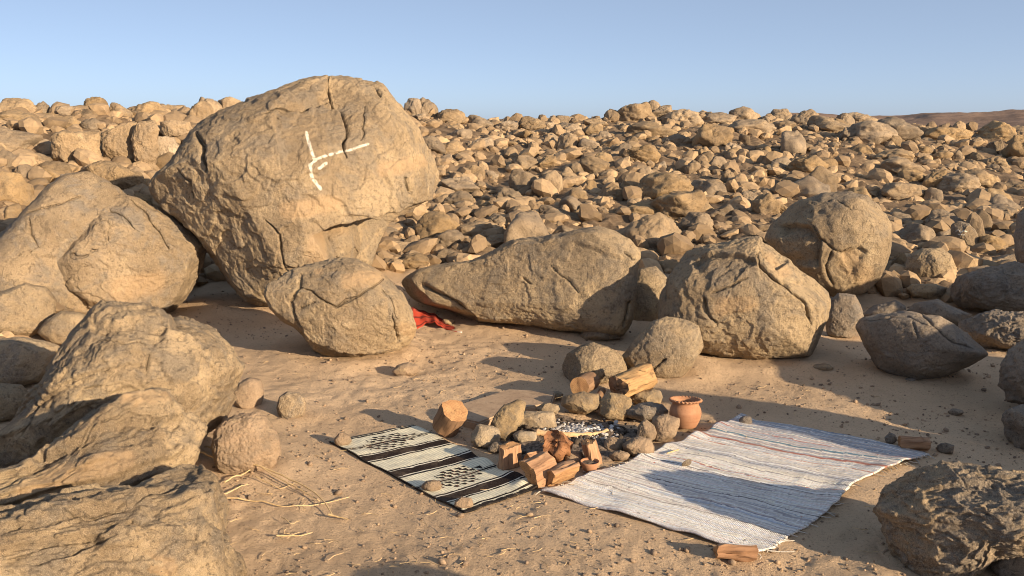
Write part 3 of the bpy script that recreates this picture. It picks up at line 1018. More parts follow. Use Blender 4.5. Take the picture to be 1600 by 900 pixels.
def hill_boulder(box, label, group, meshes, i, deep=0.85, name="boulder"):
    x0, y0, x1, y1 = box
    cx = (x0 + x1) / 2
    g = ground(cx, y1, 62)
    if g is None:
        az = math.atan2((cx - 800) / FPX, 1)
        rc = float(np.interp(cx, _cx, _rc)) + 0.5
        g = np.array([math.sin(az) * rc, math.cos(az) * rc, 0.0])
        g[2] = hz(g[0], g[1])
    dist = float((g - EYE) @ FWD)
    w = (x1 - x0) / FPX * dist * 1.22
    dirn = g[:2] / np.linalg.norm(g[:2])
    c = np.array([g[0], g[1]]) + dirn * w * deep * 0.30
    d2 = float((np.array([c[0], c[1], g[2]]) - EYE) @ FWD)
    top = EYE + ray(cx, y0) * d2
    gz = hz(c[0], c[1])
    bot = min(gz, g[2])
    h = max(top[2] - bot, 0.3 * w)
    o = bpy.data.objects.new(name, meshes[i % len(meshes)])
    COL.objects.link(o)
    rr = random.Random(i * 13 + 5)
    o.scale = (w, w * deep, h * 1.22)
    o.rotation_euler = (0, 0, -math.atan2(c[0], c[1]) + rr.choice((0, math.pi)) + rr.uniform(-0.2, 0.2))
    o.location = (c[0], c[1], bot + h - h * 0.61)
    o["label"] = label
    o["category"] = "boulder"
    if group:
        o["group"] = group
    taken.append((c[0], c[1], w * 0.5))
    HILL.append((o, box, w, h))
    return o


CREST = [(15, 153, 67, 180), (67, 158, 93, 180), (147, 151, 180, 178), (176, 160, 204, 189), (204, 158, 253, 189), (93, 165, 122, 184), (129, 184, 158, 207),
         (253, 178, 293, 194), (298, 157, 331, 195), (318, 151, 353, 176), (351, 151, 391, 172), (-8, 157, 12, 175), (-5, 171, 58, 200), (118, 170, 150, 190),
         (60, 176, 96, 200), (96, 180, 128, 204), (636, 153, 662, 176), (650, 152, 684, 181), (686, 170, 724, 197), (733, 179, 768, 204), (811, 181, 853, 207), (866, 180, 896, 197),
         (864, 191, 910, 214), (914, 184, 946, 202), (946, 171, 972, 193), (967, 159, 1019, 195), (1006, 156, 1029, 175), (1019, 164, 1049, 188), (1038, 170, 1095, 198),
         (982, 189, 1049, 220), (1098, 175, 1146, 198), (1137, 166, 1180, 184), (1141, 186, 1205, 214), (1231, 170, 1276, 191), (1206, 188, 1242, 207), (1267, 180, 1324, 211),
         (1320, 175, 1368, 200), (1454, 198, 1509, 225), (1533, 188, 1581, 223), (1569, 209, 1617, 259), (775, 188, 812, 208), (845, 190, 868, 206), (1300, 176, 1325, 192)]
for i, b in enumerate(CREST):
    hill_boulder(b, "tan weathered boulder on the crest of the rocky hill against the sky", "boulders along the crest", BIG, i * 7 + 3)

SLOPE = [(872, 207, 902, 239), (852, 209, 875, 229), (803, 241, 843, 271), (842, 243, 869, 268), (731, 257, 756, 286), (756, 264, 778, 284), (681, 219, 723, 246),
         (694, 275, 746, 307), (696, 298, 737, 328), (735, 312, 765, 333), (795, 319, 827, 344), (845, 319, 882, 346), (760, 333, 795, 360), (877, 305, 913, 335), (930, 237, 956, 261),
         (891, 252, 912, 277), (877, 260, 903, 286), (717, 346, 766, 381), (676, 358, 722, 392), (746, 365, 795, 396), (828, 349, 858, 369), (678, 387, 719, 413),
         (1090, 236, 1113, 259), (1108, 243, 1134, 270), (1040, 209, 1070, 230), (1131, 230, 1156, 255), (1066, 330, 1111, 371), (1017, 365, 1057, 394), (1175, 300, 1214, 342),
         (1071, 250, 1092, 278), (1126, 264, 1147, 291), (1154, 209, 1171, 230), (1205, 244, 1235, 268), (1251, 246, 1301, 272), (1223, 221, 1273, 243), (1184, 228, 1203, 250),
         (1156, 298, 1181, 321), (996, 260, 1021, 282), (1378, 211, 1404, 232), (1313, 198, 1336, 222), (1371, 232, 1421, 257), (1379, 244, 1434, 278), (1429, 228, 1453, 246),
         (1457, 234, 1484, 255), (1483, 234, 1503, 254), (1543, 218, 1567, 243), (1533, 244, 1571, 266), (1503, 262, 1555, 296), (1467, 269, 1523, 307), (1384, 284, 1441, 318),
         (1405, 264, 1443, 289), (1442, 264, 1475, 303), (1535, 319, 1581, 346), (1562, 282, 1612, 302), (1451, 326, 1500, 364), (1506, 326, 1542, 371), (1526, 365, 1567, 399),
         (1394, 348, 1452, 392), (1391, 392, 1416, 424), (1445, 292, 1468, 321), (1512, 237, 1535, 257), (53, 213, 85, 242), (49, 238, 79, 264), (118, 229, 148, 262),
         (64, 251, 108, 284), (160, 229, 192, 258), (29, 256, 59, 286), (7, 318, 34, 351), (191, 273, 228, 306), (-5, 233, 30, 271), (205, 300, 245, 330), (600, 375, 640, 402), (625, 395, 668, 424),
         (1030, 405, 1060, 432), (1385, 330, 1420, 352), (1545, 395, 1590, 420), (1120, 345, 1150, 366), (905, 280, 930, 303), (940, 290, 975, 318), (1215, 280, 1240, 300),
         (705, 200, 735, 222), (740, 215, 770, 238), (905, 215, 935, 238), (960, 222, 985, 244), (1330, 225, 1360, 246), (1440, 310, 1465, 330), (1570, 350, 1610, 380)]
for i, b in enumerate(SLOPE):
    hill_boulder(b, "tan weathered boulder lying in rubble on the rocky hillside", "boulders on the hillside", BIG if (b[2] - b[0]) > 36 or i % 3 == 0 else SHARP, i * 5 + 1)

# the ones that can be picked out by their look
SINGLE = [((1082, 192, 1139, 240), "upright rounded boulder perched high on the hillside below the crest", BIG, 4),
          ((999, 268, 1075, 320), "smooth sunlit domed boulder resting on a wider boulder, mid hillside", BIG, 1),
          ((1023, 294, 1109, 348), "wide low boulder under the smooth sunlit domed boulder", BIG, 2),
          ((981, 316, 1033, 344), "flat cap boulder lying on a large split boulder above the long boulder", BIG, 6),
          ((981, 330, 1059, 394), "large split boulder just above the long boulder's right end", BIG, 10),
          ((1263, 258, 1303, 307), "pointed spire of pale rock standing behind the round boulder", SHARP, 3),
          ((1331, 188, 1395, 228), "large domed boulder on the crest joined to a ribbed one", BIG, 9),
          ((1366, 182, 1430, 223), "large ribbed boulder on the crest joined to a domed one", BIG, 14),
          ((656, 329, 718, 380), "pale square shouldered block beside the painted boulder's overhang", BLOCK, 1),
          ((-18, 197, 57, 244), "big flat faced block jutting from the slope left of the fractured wall", BLOCK, 0),
          ((-14, 266, 48, 328), "rounded pale boulder above the broad sloping boulder", BIG, 5),
          ((798, 263, 838, 305), "cleft pedestal block carrying two rounded boulders, left half", BLOCK, 2),
          ((836, 265, 876, 308), "cleft pedestal block carrying two rounded boulders, right half", BLOCK, 4)]
for i, (b, lab, ms, k) in enumerate(SINGLE):
    hill_boulder(b, lab, None, ms, k)

# tell the look-alikes apart by shape and by the landmark they lie next to
LANDMARK = [("the perched upright boulder", 1110, 215), ("the smooth domed boulder", 1037, 292), ("the large split boulder", 1020, 360), ("the pale rock spire", 1283, 282),
            ("the ribbed crest boulder", 1400, 203), ("the pale square block", 687, 355), ("the flat faced jutting block", 20, 220), ("the cleft pedestal blocks", 837, 284),
            ("the fractured wall", 190, 225), ("the boulder with white writing", 1505, 368), ("the round boulder", 1295, 320), ("the painted boulder", 620, 200)]
count = {}
todo = []
for o, b, w, h in HILL:
    if "group" not in o.keys():
        continue
    cx, cy = (b[0] + b[2]) / 2, (b[1] + b[3]) / 2
    nm, lx, ly = min(LANDMARK, key=lambda q: (q[1] - cx) ** 2 + 2.5 * (q[2] - cy) ** 2)
    rel = "uphill of" if cy < ly - 18 else ("downhill of" if cy > ly + 18 else "beside")
    todo.append((math.hypot(lx - cx, ly - cy), o, nm, rel, "upright" if h > w * 0.95 else ("low flat" if h < w * 0.55 else "rounded"), w))
ORD = ["nearest", "second nearest", "third nearest", "fourth nearest", "fifth nearest", "sixth nearest", "seventh nearest", "eighth nearest", "ninth nearest", "tenth nearest"]
for d, o, nm, rel, shp, w in sorted(todo, key=lambda q: q[0]):
    crest = o["group"].endswith("crest")
    key = (nm, rel, shp, crest)
    k = count.get(key, 0)
    count[key] = k + 1
    o["label"] = "%s %s boulder, %s one %s %s" % (shp, "tan crest" if crest else "tan slope", ORD[min(k, 9)], rel, nm)

# the fractured wall behind the painted boulder
WALL = [([(78, 212), (100, 206), (158, 204), (160, 250), (120, 262), (82, 258)], 262, "leftmost slab of the fractured wall, low and wide"),
        ([(155, 208), (185, 196), (216, 190), (212, 240), (208, 258), (160, 254)], 262, "smooth middle slab of the fractured wall beside the standing column"),
        ([(211, 192), (222, 186), (246, 188), (248, 215), (244, 268), (230, 278), (208, 250), (207, 215)], 274, "narrow standing column in the fractured wall"),
        ([(249, 190), (270, 186), (296, 190), (300, 205), (285, 216), (262, 214), (250, 206)], 225, "rounded capstone at the end of the fractured wall"),
        ([(246, 214), (275, 212), (282, 235), (270, 256), (250, 270), (243, 250)], 268, "block under the rounded capstone of the fractured wall"),
        ([(132, 262), (150, 252), (185, 255), (218, 272), (228, 300), (180, 305), (140, 290)], 300, "pale bulging rock at the foot of the fractured wall")]
for i, (poly, base, lab) in enumerate(WALL):
    boulder("boulder", lab, poly, base, depth=0.35, seed=60 + i, level=6, pw=2.8, facets=7, amp=1.8, mid=3, terr=2.5, mat='rock_field')

# the boulder that carries the small white writing
boulder("boulder", "dark faced hillside boulder with small white writing",
        [(1483, 372), (1486, 352), (1497, 346), (1515, 348), (1527, 362), (1530, 382), (1520, 394), (1498, 390)], 392, depth=0.4, seed=70, level=6, mat='rock_grey',
        paint=[([(1494, 361), (1498, 359), (1501, 363), (1505, 360), (1512, 362)], 0.9), ([(1497, 366), (1507, 367)], 0.9), ([(1500, 359), (1501, 364)], 0.8)])
boulder("boulder", "pale leaning flake behind the boulder with white writing",
        [(1508, 372), (1512, 340), (1522, 328), (1535, 345), (1540, 368), (1535, 392), (1518, 395)], 393, depth=0.35, seed=71, level=5, mat='rock_field')


# ------------------------------------------------------------------ fill between them
def field_point(rs):
    while True:
        px = rs.uniform(-150, 1750)
        u = rs.uniform(0, 1)
        r0 = np.interp(px, _cx, _r0)
        rc = np.interp(px, _cx, _rc)
        r = r0 + 0.3 + (rc + 5 - r0) * u ** 1.05
        az = math.atan2((px - 800) / FPX, 1)
        x, y = math.sin(az) * r, math.cos(az) * r
        return x, y, px, r


KEEP_OUT = [(flat_pt(460, 470), 2.1), (flat_pt(820, 500), 1.9), (flat_pt(1160, 545), 1.3), (flat_pt(190, 490), 1.4)]
rs = np.random.RandomState(5)
n = 0
tries = 0
while n < 200 and tries < 20000:
    tries += 1
    x, y, px, r = field_point(rs)
    w = float(np.clip(rs.lognormal(-0.95, 0.35), 0.22, 0.9))
    if any((x - a) ** 2 + (y - b) ** 2 < (0.42 * (w / 2 + c) * 1.6) ** 2 for a, b, c in taken):
        continue
    if any((x - k[0]) ** 2 + (y - k[1]) ** 2 < q * q for k, q in KEEP_OUT):
        continue
    taken.append((x, y, w / 2))
    o = bpy.data.objects.new("boulder", (SHARP if rs.rand() < 0.6 else BIG)[rs.randint(14)])
    COL.objects.link(o)
    h = w * rs.uniform(0.55, 0.95)
    o.scale = (w * rs.uniform(0.85, 1.3), w, h)
    o.rotation_euler = (rs.uniform(-0.4, 0.4), rs.uniform(-0.4, 0.4), rs.uniform(0, 6.28))
    o.location = (x, y, hz(x, y) + h * 0.28)
    o["label"] = "small tan broken rock lying in the rubble of the hillside"
    o["category"] = "rock"
    o["group"] = "broken rocks in the rubble"
    o.name = "rock"
    n += 1


def scatter(name, label, pts, sizes, level, variants, seed, cat, squash=(0.5, 0.95), sink=0.25, tones=((0.40, 0.275, 0.165), (0.26, 0.18, 0.115)), flat=False, mat='rubble',
            height=base_height):
    rs = np.random.RandomState(seed)
    V = [unit_rock(level, seed * 50 + i, 12, 0.15) for i in range(variants)]
    nv, f = len(V[0][0]), V[0][1]
    N = len(pts)
    pts = np.asarray(pts)
    z = height(pts[:, 0], pts[:, 1])
    allv = np.empty((N, nv, 3))
    stack = np.stack([q[0] for q in V])
    pick = rs.randint(0, variants, N)
    v = stack[pick]
    sc = np.stack([sizes * rs.uniform(0.8, 1.35, N), sizes * rs.uniform(0.7, 1.1, N), sizes * rs.uniform(*squash, N)], 1)
    v = v * sc[:, None, :]
    a = rs.uniform(0, 6.283, N)
    b = rs.uniform(-0.5, 0.5, N)
    ca, sa, cb, sb = np.cos(a)[:, None], np.sin(a)[:, None], np.cos(b)[:, None], np.sin(b)[:, None]
    x, y, zz = v[..., 0], v[..., 1], v[..., 2]
    x, zz = x * cb - zz * sb, x * sb + zz * cb
    x, y = x * ca - y * sa, x * sa + y * ca
    allv[..., 0] = x + pts[:, 0][:, None]
    allv[..., 1] = y + pts[:, 1][:, None]
    allv[..., 2] = zz + (z + sc[:, 2] * (0.5 - sink))[:, None]
    ff = (f[None] + (np.arange(N) * nv)[:, None, None]).reshape(-1, 3)
    k = rs.uniform(0, 1, N)[:, None]
    col = np.array(tones[0]) * k + np.array(tones[1]) * (1 - k)
    col = col * rs.uniform(0.85, 1.15, N)[:, None]
    col4 = np.concatenate([np.repeat(col, nv, axis=0), np.ones((N * nv, 1))], 1)
    me = mesh_from(name, allv.reshape(-1, 3), ff, M[mat], smooth_shade=not flat, attrs={'tone': ('POINT', 'FLOAT_COLOR', col4)})
    return link(name, me, label, cat, kind="stuff")


rs = np.random.RandomState(8)
for nm, lab, cnt, mean, lo, hi, lev, sd in (
        ("rubble", "broken tan rubble filling the hillside between the boulders", 4400, -1.40, 0.16, 0.50, 2, 3),
        ("scree", "stony scree packed between the rubble of the hillside", 11000, -2.05, 0.08, 0.24, 1, 4),
        ("gravel", "fine gravel in the gaps of the rocky hillside", 9000, -2.6, 0.04, 0.12, 1, 6)):
    pts, sz = [], []
    while len(pts) < cnt:
        x, y, px, r = field_point(rs)
        if any((x - k[0]) ** 2 + (y - k[1]) ** 2 < q * q * 0.5 for k, q in KEEP_OUT):
            continue
        pts.append((x, y))
        sz.append(float(np.clip(rs.lognormal(mean, 0.33), lo, hi)))
    scatter(nm, lab, pts, np.array(sz), lev, 14, sd, nm, sink=0.12, flat=True, tones=((0.42, 0.30, 0.178), (0.21, 0.15, 0.092)))

# pebbles and crumbs over the clearing
rs = np.random.RandomState(9)
pts, sz = [], []
while len(pts) < 13000:
    px = rs.uniform(-50, 1650)
    az = math.atan2((px - 800) / FPX, 1)
    r = rs.uniform(3.2 ** 0.8, 15.5 ** 0.8) ** 1.25
    x, y = r * math.sin(az), r * math.cos(az)
    dens = float(fbm(np.array([[x * 0.8, y * 0.8, 3.0]]), 2)[0])
    if rs.rand() > 0.45 + 0.8 * dens:
        continue
    pts.append((x, y))
    sz.append(float(np.clip(rs.lognormal(-4.6, 0.55), 0.005, 0.05)))
pts = np.array(pts)
sz = np.array(sz)
ok = (inside_soft(pts[:, 0], pts[:, 1], RAG, 0.02) < 0.5) & (inside_soft(pts[:, 0], pts[:, 1], STRIPE, 0.02) < 0.5)
scatter("pebbles", "pebbles and sand crumbs strewn over the clearing", pts[ok], sz[ok], 1, 10, 5, "pebbles", sink=0.3,
        tones=((0.42, 0.30, 0.195), (0.16, 0.12, 0.09)), height=ground_height)
# ------------------------------------------------------------------ hearth stones
def stone(label, box, seed, mat='stone', base=None, depth=0.45, level=5, rough=1.5, pw=2.5, tilt=0.0, skew=0.0, name="stone", raise_by=0.0, terr=1.2, sides=9):
    x0, y0, x1, y1 = box
    r = random.Random(seed)
    cx, cy, a, b = (x0 + x1) / 2, (y0 + y1) / 2, (x1 - x0) / 2, (y1 - y0) / 2
    poly = []
    for i in range(sides):
        t = 2 * math.pi * (i + r.uniform(-0.3, 0.3)) / sides
        k = r.uniform(0.86, 1.1)
        c, s_ = math.cos(t), math.sin(t)
        q = (abs(c) ** 2.6 + abs(s_) ** 2.6) ** (-1 / 2.6)
        poly.append((cx + a * c * q * k + skew * b * s_, cy - b * s_ * q * k))
    return boulder(name, label, poly, base or y1, depth=depth, level=level, seed=seed, pw=pw, facets=6, terr=terr, fine=rough * 1.7, mid=1.5, mat=mat, cat="stone",
                   raise_by=raise_by)


stone("tilted upright grey stone at the hearth's edge beside the plank", (770, 622, 820, 690), 401, depth=0.3, skew=0.35)
stone("jagged grey stone leaning between striped rug and upright stone", (733, 662, 785, 700), 402, rough=2.4, depth=0.4)
stone("flat pale broken stone on the hearth rim beside the upright stone", (806, 642, 872, 676), 403, depth=0.4)
stone("small pinkish flake lying on the flat pale hearth stone", (838, 628, 876, 648), 404, base=660, level=5, raise_by=0.02)
stone("thin layered slab propped on the hearth rim under the cut log", (874, 612, 942, 648), 405, base=650, depth=0.35, rough=2.4)
stone("rough orange brown stone standing at the back of the hearth", (934, 613, 992, 658), 406, base=658, depth=0.35, rough=2.6)
stone("layered slab lying behind the rough orange brown stone", (985, 608, 1040, 634), 407, base=634, depth=0.4, rough=2.4)
stone("flat smooth grey slab in shade beside the clay pot", (975, 628, 1048, 660), 408, base=660, depth=0.45, rough=0.6, mat='rock_dark')
stone("large crumbly clod on the hearth rim touching the clay pot", (1014, 646, 1062, 690), 409, mat='clod', rough=4, depth=0.42)
stone("crumbly clod between the ash bed and the large clod", (994, 656, 1026, 692), 410, mat='clod', rough=4, base=694)
stone("long pinkish clod along the rag rug's edge", (972, 680, 1024, 714), 411, mat='clod', rough=4)
stone("small grey clod at the front of the ash bed", (944, 682, 974, 708), 412, mat='clod', rough=4, level=5)
stone("low dark clod at the rag rug's ruffled edge", (950, 703, 985, 720), 413, mat='clod', rough=3, level=5)
stone("grey clod tucked behind the split half log", (882, 704, 914, 728), 414, mat='clod', rough=3.5, level=5)
stone("small dark stone by the upright split block", (762, 690, 790, 710), 415, mat='rock_dark', level=5)
stone("low brown stone at the hearth's left rim behind the blocks", (800, 672, 842, 694), 416, rough=2.5, level=5)
stone("small tan stone between the plank and the squat boulder", (858, 610, 880, 624), 417, level=5)
stone("little grey stone wedged between the two boulders behind the hearth", (978, 562, 1002, 578), 418, base=590, level=5, mat='rock_dark')
# stones holding the rugs down
stone("round tan stone holding down the striped rug's far corner", (520, 675, 549, 698), 420, level=5, rough=2.5, mat='clod')
stone("tan stone on the striped rug beside the second woven motif", (660, 749, 691, 769), 421, level=5, mat='clod', rough=2)
stone("dark tan stone on the striped rug's near corner", (709, 776, 742, 797), 422, level=5, mat='clod', rough=2)
stone("small dark stone on the rag rug's far edge", (1154, 650, 1176, 666), 423, level=5, mat='rock_dark')
stone("dark stone against the shaded firewood block at the rag rug's corner", (1382, 676, 1402, 695), 424, level=5, mat='rock_dark')
stone("dark pitted stone on shaded sand past the firewood block", (1464, 692, 1492, 710), 425, level=5, mat='rock_dark')
stone("small dark stone alone on the sand below the diamond boulder", (1482, 638, 1506, 650), 426, level=5, mat='rock_dark')
stone("flat reddish stone at the domed boulder's right foot", (1270, 568, 1302, 580), 427, level=5, rough=1)
stone("small stone under the diamond boulder's front", (1412, 590, 1432, 602), 428, level=5, mat='rock_dark')
stone("small stone at the red cloth's end under the long boulder", (690, 496, 712, 508), 429, level=5)


# ------------------------------------------------------------------ firewood
def strip(pts2, z0, z1, nz):
    """grid of an open profile swept along z"""
    k = len(pts2)
    zz = np.linspace(z0, z1, nz + 1)
    v = np.array([(x, y, z) for z in zz for x, y in pts2])
    f = [(a * k + b, a * k + b + 1, (a + 1) * k + b + 1, (a + 1) * k + b) for a in range(nz) for b in range(k - 1)]
    return v, np.array(f)


def disc(pts2, z, up):
    """end face: rings from the outline to its middle"""
    P = np.array(pts2)
    c = P.mean(0)
    k = len(P)
    rings = [1.0, 0.8, 0.55, 0.3, 0.08]
    v = np.array([(*(c + (q - c) * r), z) for r in rings for q in P])
    f = []
    for a in range(len(rings) - 1):
        for b in range(k):
            q = (a * k + b, a * k + (b + 1) % k, (a + 1) * k + (b + 1) % k, (a + 1) * k + b)
            f.append(q if up else q[::-1])
    n = len(v)
    f.append((n - k, n - k + k // 3, n - k + 2 * k // 3, n - 1))
    return v, np.array(f)


def lin(a, b, n):
    return [(a[0] + (b[0] - a[0]) * i / n, a[1] + (b[1] - a[1]) * i / n) for i in range(n + 1)]


def firewood(name, label, at, axis, length, radius, shape='round', roll=0.0, lift=0.0, seed=0, mats=('bark', 'wood', 'wood_end'), rough=0.009, squash=1.0, taper=1.0,
             group=None, free=None, tip=0.0):
    length, radius = length * 0.88, radius * 0.86
    r = random.Random(seed)
    arc = {'round': 2 * math.pi, 'half': math.pi, 'quarter': math.pi * 0.55, 'slab': math.pi * 0.7}[shape]
    n = 26
    curve = []
    for i in range(n + 1):
        t = arc * i / n
        curve.append((radius * math.cos(t), radius * math.sin(t) * squash))
    flats = []
    if shape == 'half' or shape == 'slab':
        flats = [lin(curve[-1], curve[0], 10)]
    elif shape == 'quarter':
        flats = [lin(curve[-1], (0, 0), 8), lin((0, 0), curve[0], 8)]
    outline = curve[:-1] if shape == 'round' else curve + [q for fl in flats for q in fl[1:]][:-1]
    h = length / 2
    off = np.array([r.uniform(0, 50) for _ in range(3)])

    def warp(v):
        q = v * np.array([22, 22, 5.0]) + off
        d = np.stack([fbm(q, 3), fbm(q + 31, 3), 0.6 * fbm(v * 18 + off + 60, 3)], 1) * rough * 2
        k = 1 + (taper - 1) * (v[:, 2:3] / length + 0.5)
        v = v * np.concatenate([k, k, np.ones_like(k)], 1)
        v[:, 2] += tip * v[:, 0]
        return v + d

    pieces = [("bark" if mats[0] in ('bark', 'gnarl', 'knot') else "rounded_side", mats[0], [strip(curve, -h, h, 14)])]
    if flats:
        pieces.append(("split_face", mats[1], [strip(fl, -h, h, 14) for fl in flats]))
    pieces.append(("cut_end", mats[2], [disc(outline, h, True)]))
    pieces.append(("cut_end", mats[2], [disc(outline, -h, False)]))
    rot = Vector(axis).normalized().to_track_quat('Z', 'Y').to_matrix() @ Matrix.Rotation(roll, 3, 'Z')
    Rm = np.array(rot)
    g = flat_pt(*at)
    low = min((warp(v.copy()) @ Rm.T)[:, 2].min() for _, _, gs in pieces for v, _ in gs)
    z = (hz(g[0], g[1]) - low - 0.012 + lift) if free is None else free
    root = bpy.data.objects.new(name, None)
    COL.objects.link(root)
    root.empty_display_size = 0.05
    root.location = (g[0], g[1], z)
    root.rotation_euler = rot.to_euler()
    root["label"] = label
    root["category"] = "firewood"
    if group:
        root["group"] = group
    for pn, mt, gs in pieces:
        vs, fs, o = [], [], 0
        for v, f in gs:
            vs.append(warp(v.copy()))
            fs.append(f + o)
            o += len(v)
        me = mesh_from(pn, np.vstack(vs), np.vstack(fs), M[mt])
        link(pn, me, parent=root)
    return root


firewood("log", "thick sawn log with an orange split face beside the striped rug", (704, 680), (0.42, -0.45, 0.80), 0.21, 0.115, 'round', seed=1, mats=('bark', 'wood', 'wood_end'), rough=0.005)
firewood("split_log", "upright reddish split block at the striped rug's edge", (801, 729), (0.05, 0.1, 1), 0.165, 0.115, 'half', roll=-1.75, seed=2, mats=('wood', 'wood', 'wood_end'), squash=0.8)
firewood("split_log", "small squared block lying behind the upright split block", (829, 724), (0.8, 0.5, 0.1), 0.13, 0.075, 'quarter', roll=2.3, seed=3, mats=('wood', 'wood', 'wood_end'))
firewood("log", "rusty knotted stump end among the split logs", (870, 724), (-0.3, -0.7, 0.5), 0.15, 0.085, 'round', seed=4, mats=('knot', 'knot', 'knot'), rough=0.022, lift=0.02)
firewood("split_log", "half log with smooth rounded side facing the striped rug", (839, 753), (0.75, 0.65, 0.12), 0.20, 0.115, 'half', roll=0.9, seed=5, mats=('wood', 'wood', 'wood_end'))
firewood("split_log", "orange half log leaning with its split face to the rag rug", (880, 758), (0.84, 0.54, 0.10), 0.22, 0.095, 'half', roll=-0.9, seed=6, mats=('wood', 'wood_end', 'wood_end'), lift=-0.01)
firewood("split_log", "quarter log standing tilted beside the ash bed", (937, 726), (-0.28, 0.05, 1), 0.185, 0.12, 'quarter', roll=-2.2, seed=7, mats=('wood', 'wood', 'wood_end'))
firewood("split_log", "orange split log on the rag rug's near corner", (1148, 868), (0.995, -0.07, 0.02), 0.225, 0.075, 'half', roll=2.5, seed=8, mats=('wood', 'wood', 'wood_end'), squash=0.9)
firewood("split_log", "brown split block in shade on the rag rug's far corner", (1427, 706), (0.97, -0.2, 0.02), 0.21, 0.105, 'quarter', roll=0.5, seed=9, mats=('wood', 'wood', 'wood_end'))
firewood("log", "round cut log on the hearth, pale end facing out", (914, 628), (-0.35, -0.9, 0.12), 0.36, 0.088, 'round', seed=10, mats=('bark', 'wood', 'wood_end'), lift=0.085, rough=0.004)
firewood("log", "big gnarled log piece with a dark sawn end on the hearth", (988, 629), (-0.70, -0.66, -0.08), 0.42, 0.125, 'round', seed=11, mats=('gnarl', 'gnarl', 'bark'), rough=0.016, lift=0.075, taper=0.9)
firewood("stick", "short stick with a pale cut end between the two hearth logs", (937, 632), (-0.25, -0.95, 0.05), 0.3, 0.033, 'round', seed=12, mats=('bark', 'wood', 'pale_wood'), lift=0.07, rough=0.003)


def tube(points, radii, seg=8):
    pts = [np.array(p) for p in points]
    v, f = [], []
    for i, p in enumerate(pts):
        d = pts[min(i + 1, len(pts) - 1)] - pts[max(i - 1, 0)]
        d = d / np.linalg.norm(d)
        a = np.cross(d, [0, 0, 1.0])
        a = a / (np.linalg.norm(a) + 1e-9)
        b = np.cross(a, d)
        for k in range(seg):
            t = 2 * math.pi * k / seg
            v.append(p + radii[i] * (a * math.cos(t) + b * math.sin(t)))
    for i in range(len(pts) - 1):
        for k in range(seg):
            f.append((i * seg + k, i * seg + (k + 1) % seg, (i + 1) * seg + (k + 1) % seg, (i + 1) * seg + k))
    n = len(v)
    v.append(pts[0])
    v.append(pts[-1])
    for k in range(seg):
        f.append((n, (k + 1) % seg, k, k))
        f.append((n + 1, n - seg + k, n - seg + (k + 1) % seg, n - seg + (k + 1) % seg))
    return np.array(v), f


def tube_mesh(name, points, radii, mat, seg=8):
    v, f = tube(points, radii, seg)
    me = bpy.data.meshes.new(name)
    me.from_pydata([tuple(q) for q in v], [], [tuple(dict.fromkeys(q)) for q in f])
    me.polygons.foreach_set("use_smooth", [True] * len(me.polygons))
    me.materials.append(mat)
    me.update()
    return me


def spline(px_pts, lifts, n=24):
    P = np.array([flat_pt(*q) for q in px_pts])
    s = np.concatenate([[0], np.cumsum(np.linalg.norm(P[1:] - P[:-1], axis=1))])
    t = np.linspace(0, s[-1], n)
    x, y = np.interp(t, s, P[:, 0]), np.interp(t, s, P[:, 1])
    k = np.ones(5) / 5
    xs = np.convolve(np.pad(x, 2, mode='edge'), k, 'valid')
    ys = np.convolve(np.pad(y, 2, mode='edge'), k, 'valid')
    z = ground_height(xs, ys) + np.interp(t, s, lifts)
    return np.stack([xs, ys, z], 1)


sp = spline([(834, 688), (870, 690), (905, 688), (928, 684), (952, 678)], [0.06, 0.055, 0.05, 0.05, 0.055])
sp[:, 2] += 0.002 * np.sin(np.arange(24) * 0.9)
link("stick", tube_mesh("stick", sp, [0.024 * (1 - 0.45 * i / 23) * (1 + 0.15 * math.sin(i * 2.1)) for i in range(24)], M['pale_wood'], 10),
     "peeled pale stick lying across the ash bed", "firewood")

# weathered plank behind the hearth stones
def plank():
    bm = bmesh.new()
    pts = [flat_pt(*q) for q in ((700, 660), (722, 641), (795, 618), (868, 622), (862, 640), (800, 652), (748, 672))]
    c = np.mean(pts, axis=0)
    lower, upper = [], []
    for i, q in enumerate(pts):
        lower.append(bm.verts.new((q[0] - c[0], q[1] - c[1], -0.03)))
    for i, q in enumerate(pts):
        upper.append(bm.verts.new((q[0] - c[0], q[1] - c[1], 0.055)))
    bm.faces.new(upper)
    n = len(pts)
    for i in range(n):
        bm.faces.new((lower[i], lower[(i + 1) % n], upper[(i + 1) % n], upper[i]))
    bmesh.ops.recalc_face_normals(bm, faces=bm.faces[:])
    bmesh.ops.bevel(bm, geom=bm.edges[:], offset=0.012, segments=2, affect='EDGES')
    me = bpy.data.meshes.new("slab")
    bm.to_mesh(me)
    bm.free()
    me.materials.append(M['plank'])
    link("slab", me, "flat tan slab lying on the sand behind the sawn log", "slab", loc=(c[0], c[1], hz(c[0], c[1])))


plank()


# ------------------------------------------------------------------ clay
def lathe(prof, seg=56, wave=None):
    v, f = [], []
    for i, (r, z) in enumerate(prof):
        for k in range(seg):
            a = 2 * math.pi * k / seg
            dr, dz = wave(a, i) if wave else (0, 0)
            v.append(((r + dr) * math.cos(a), (r + dr) * math.sin(a), z + dz))
    for i in range(len(prof) - 1):
        for k in range(seg):
            f.append((i * seg + k, i * seg + (k + 1) % seg, (i + 1) * seg + (k + 1) % seg, (i + 1) * seg + k))
    return np.array(v), np.array(f)


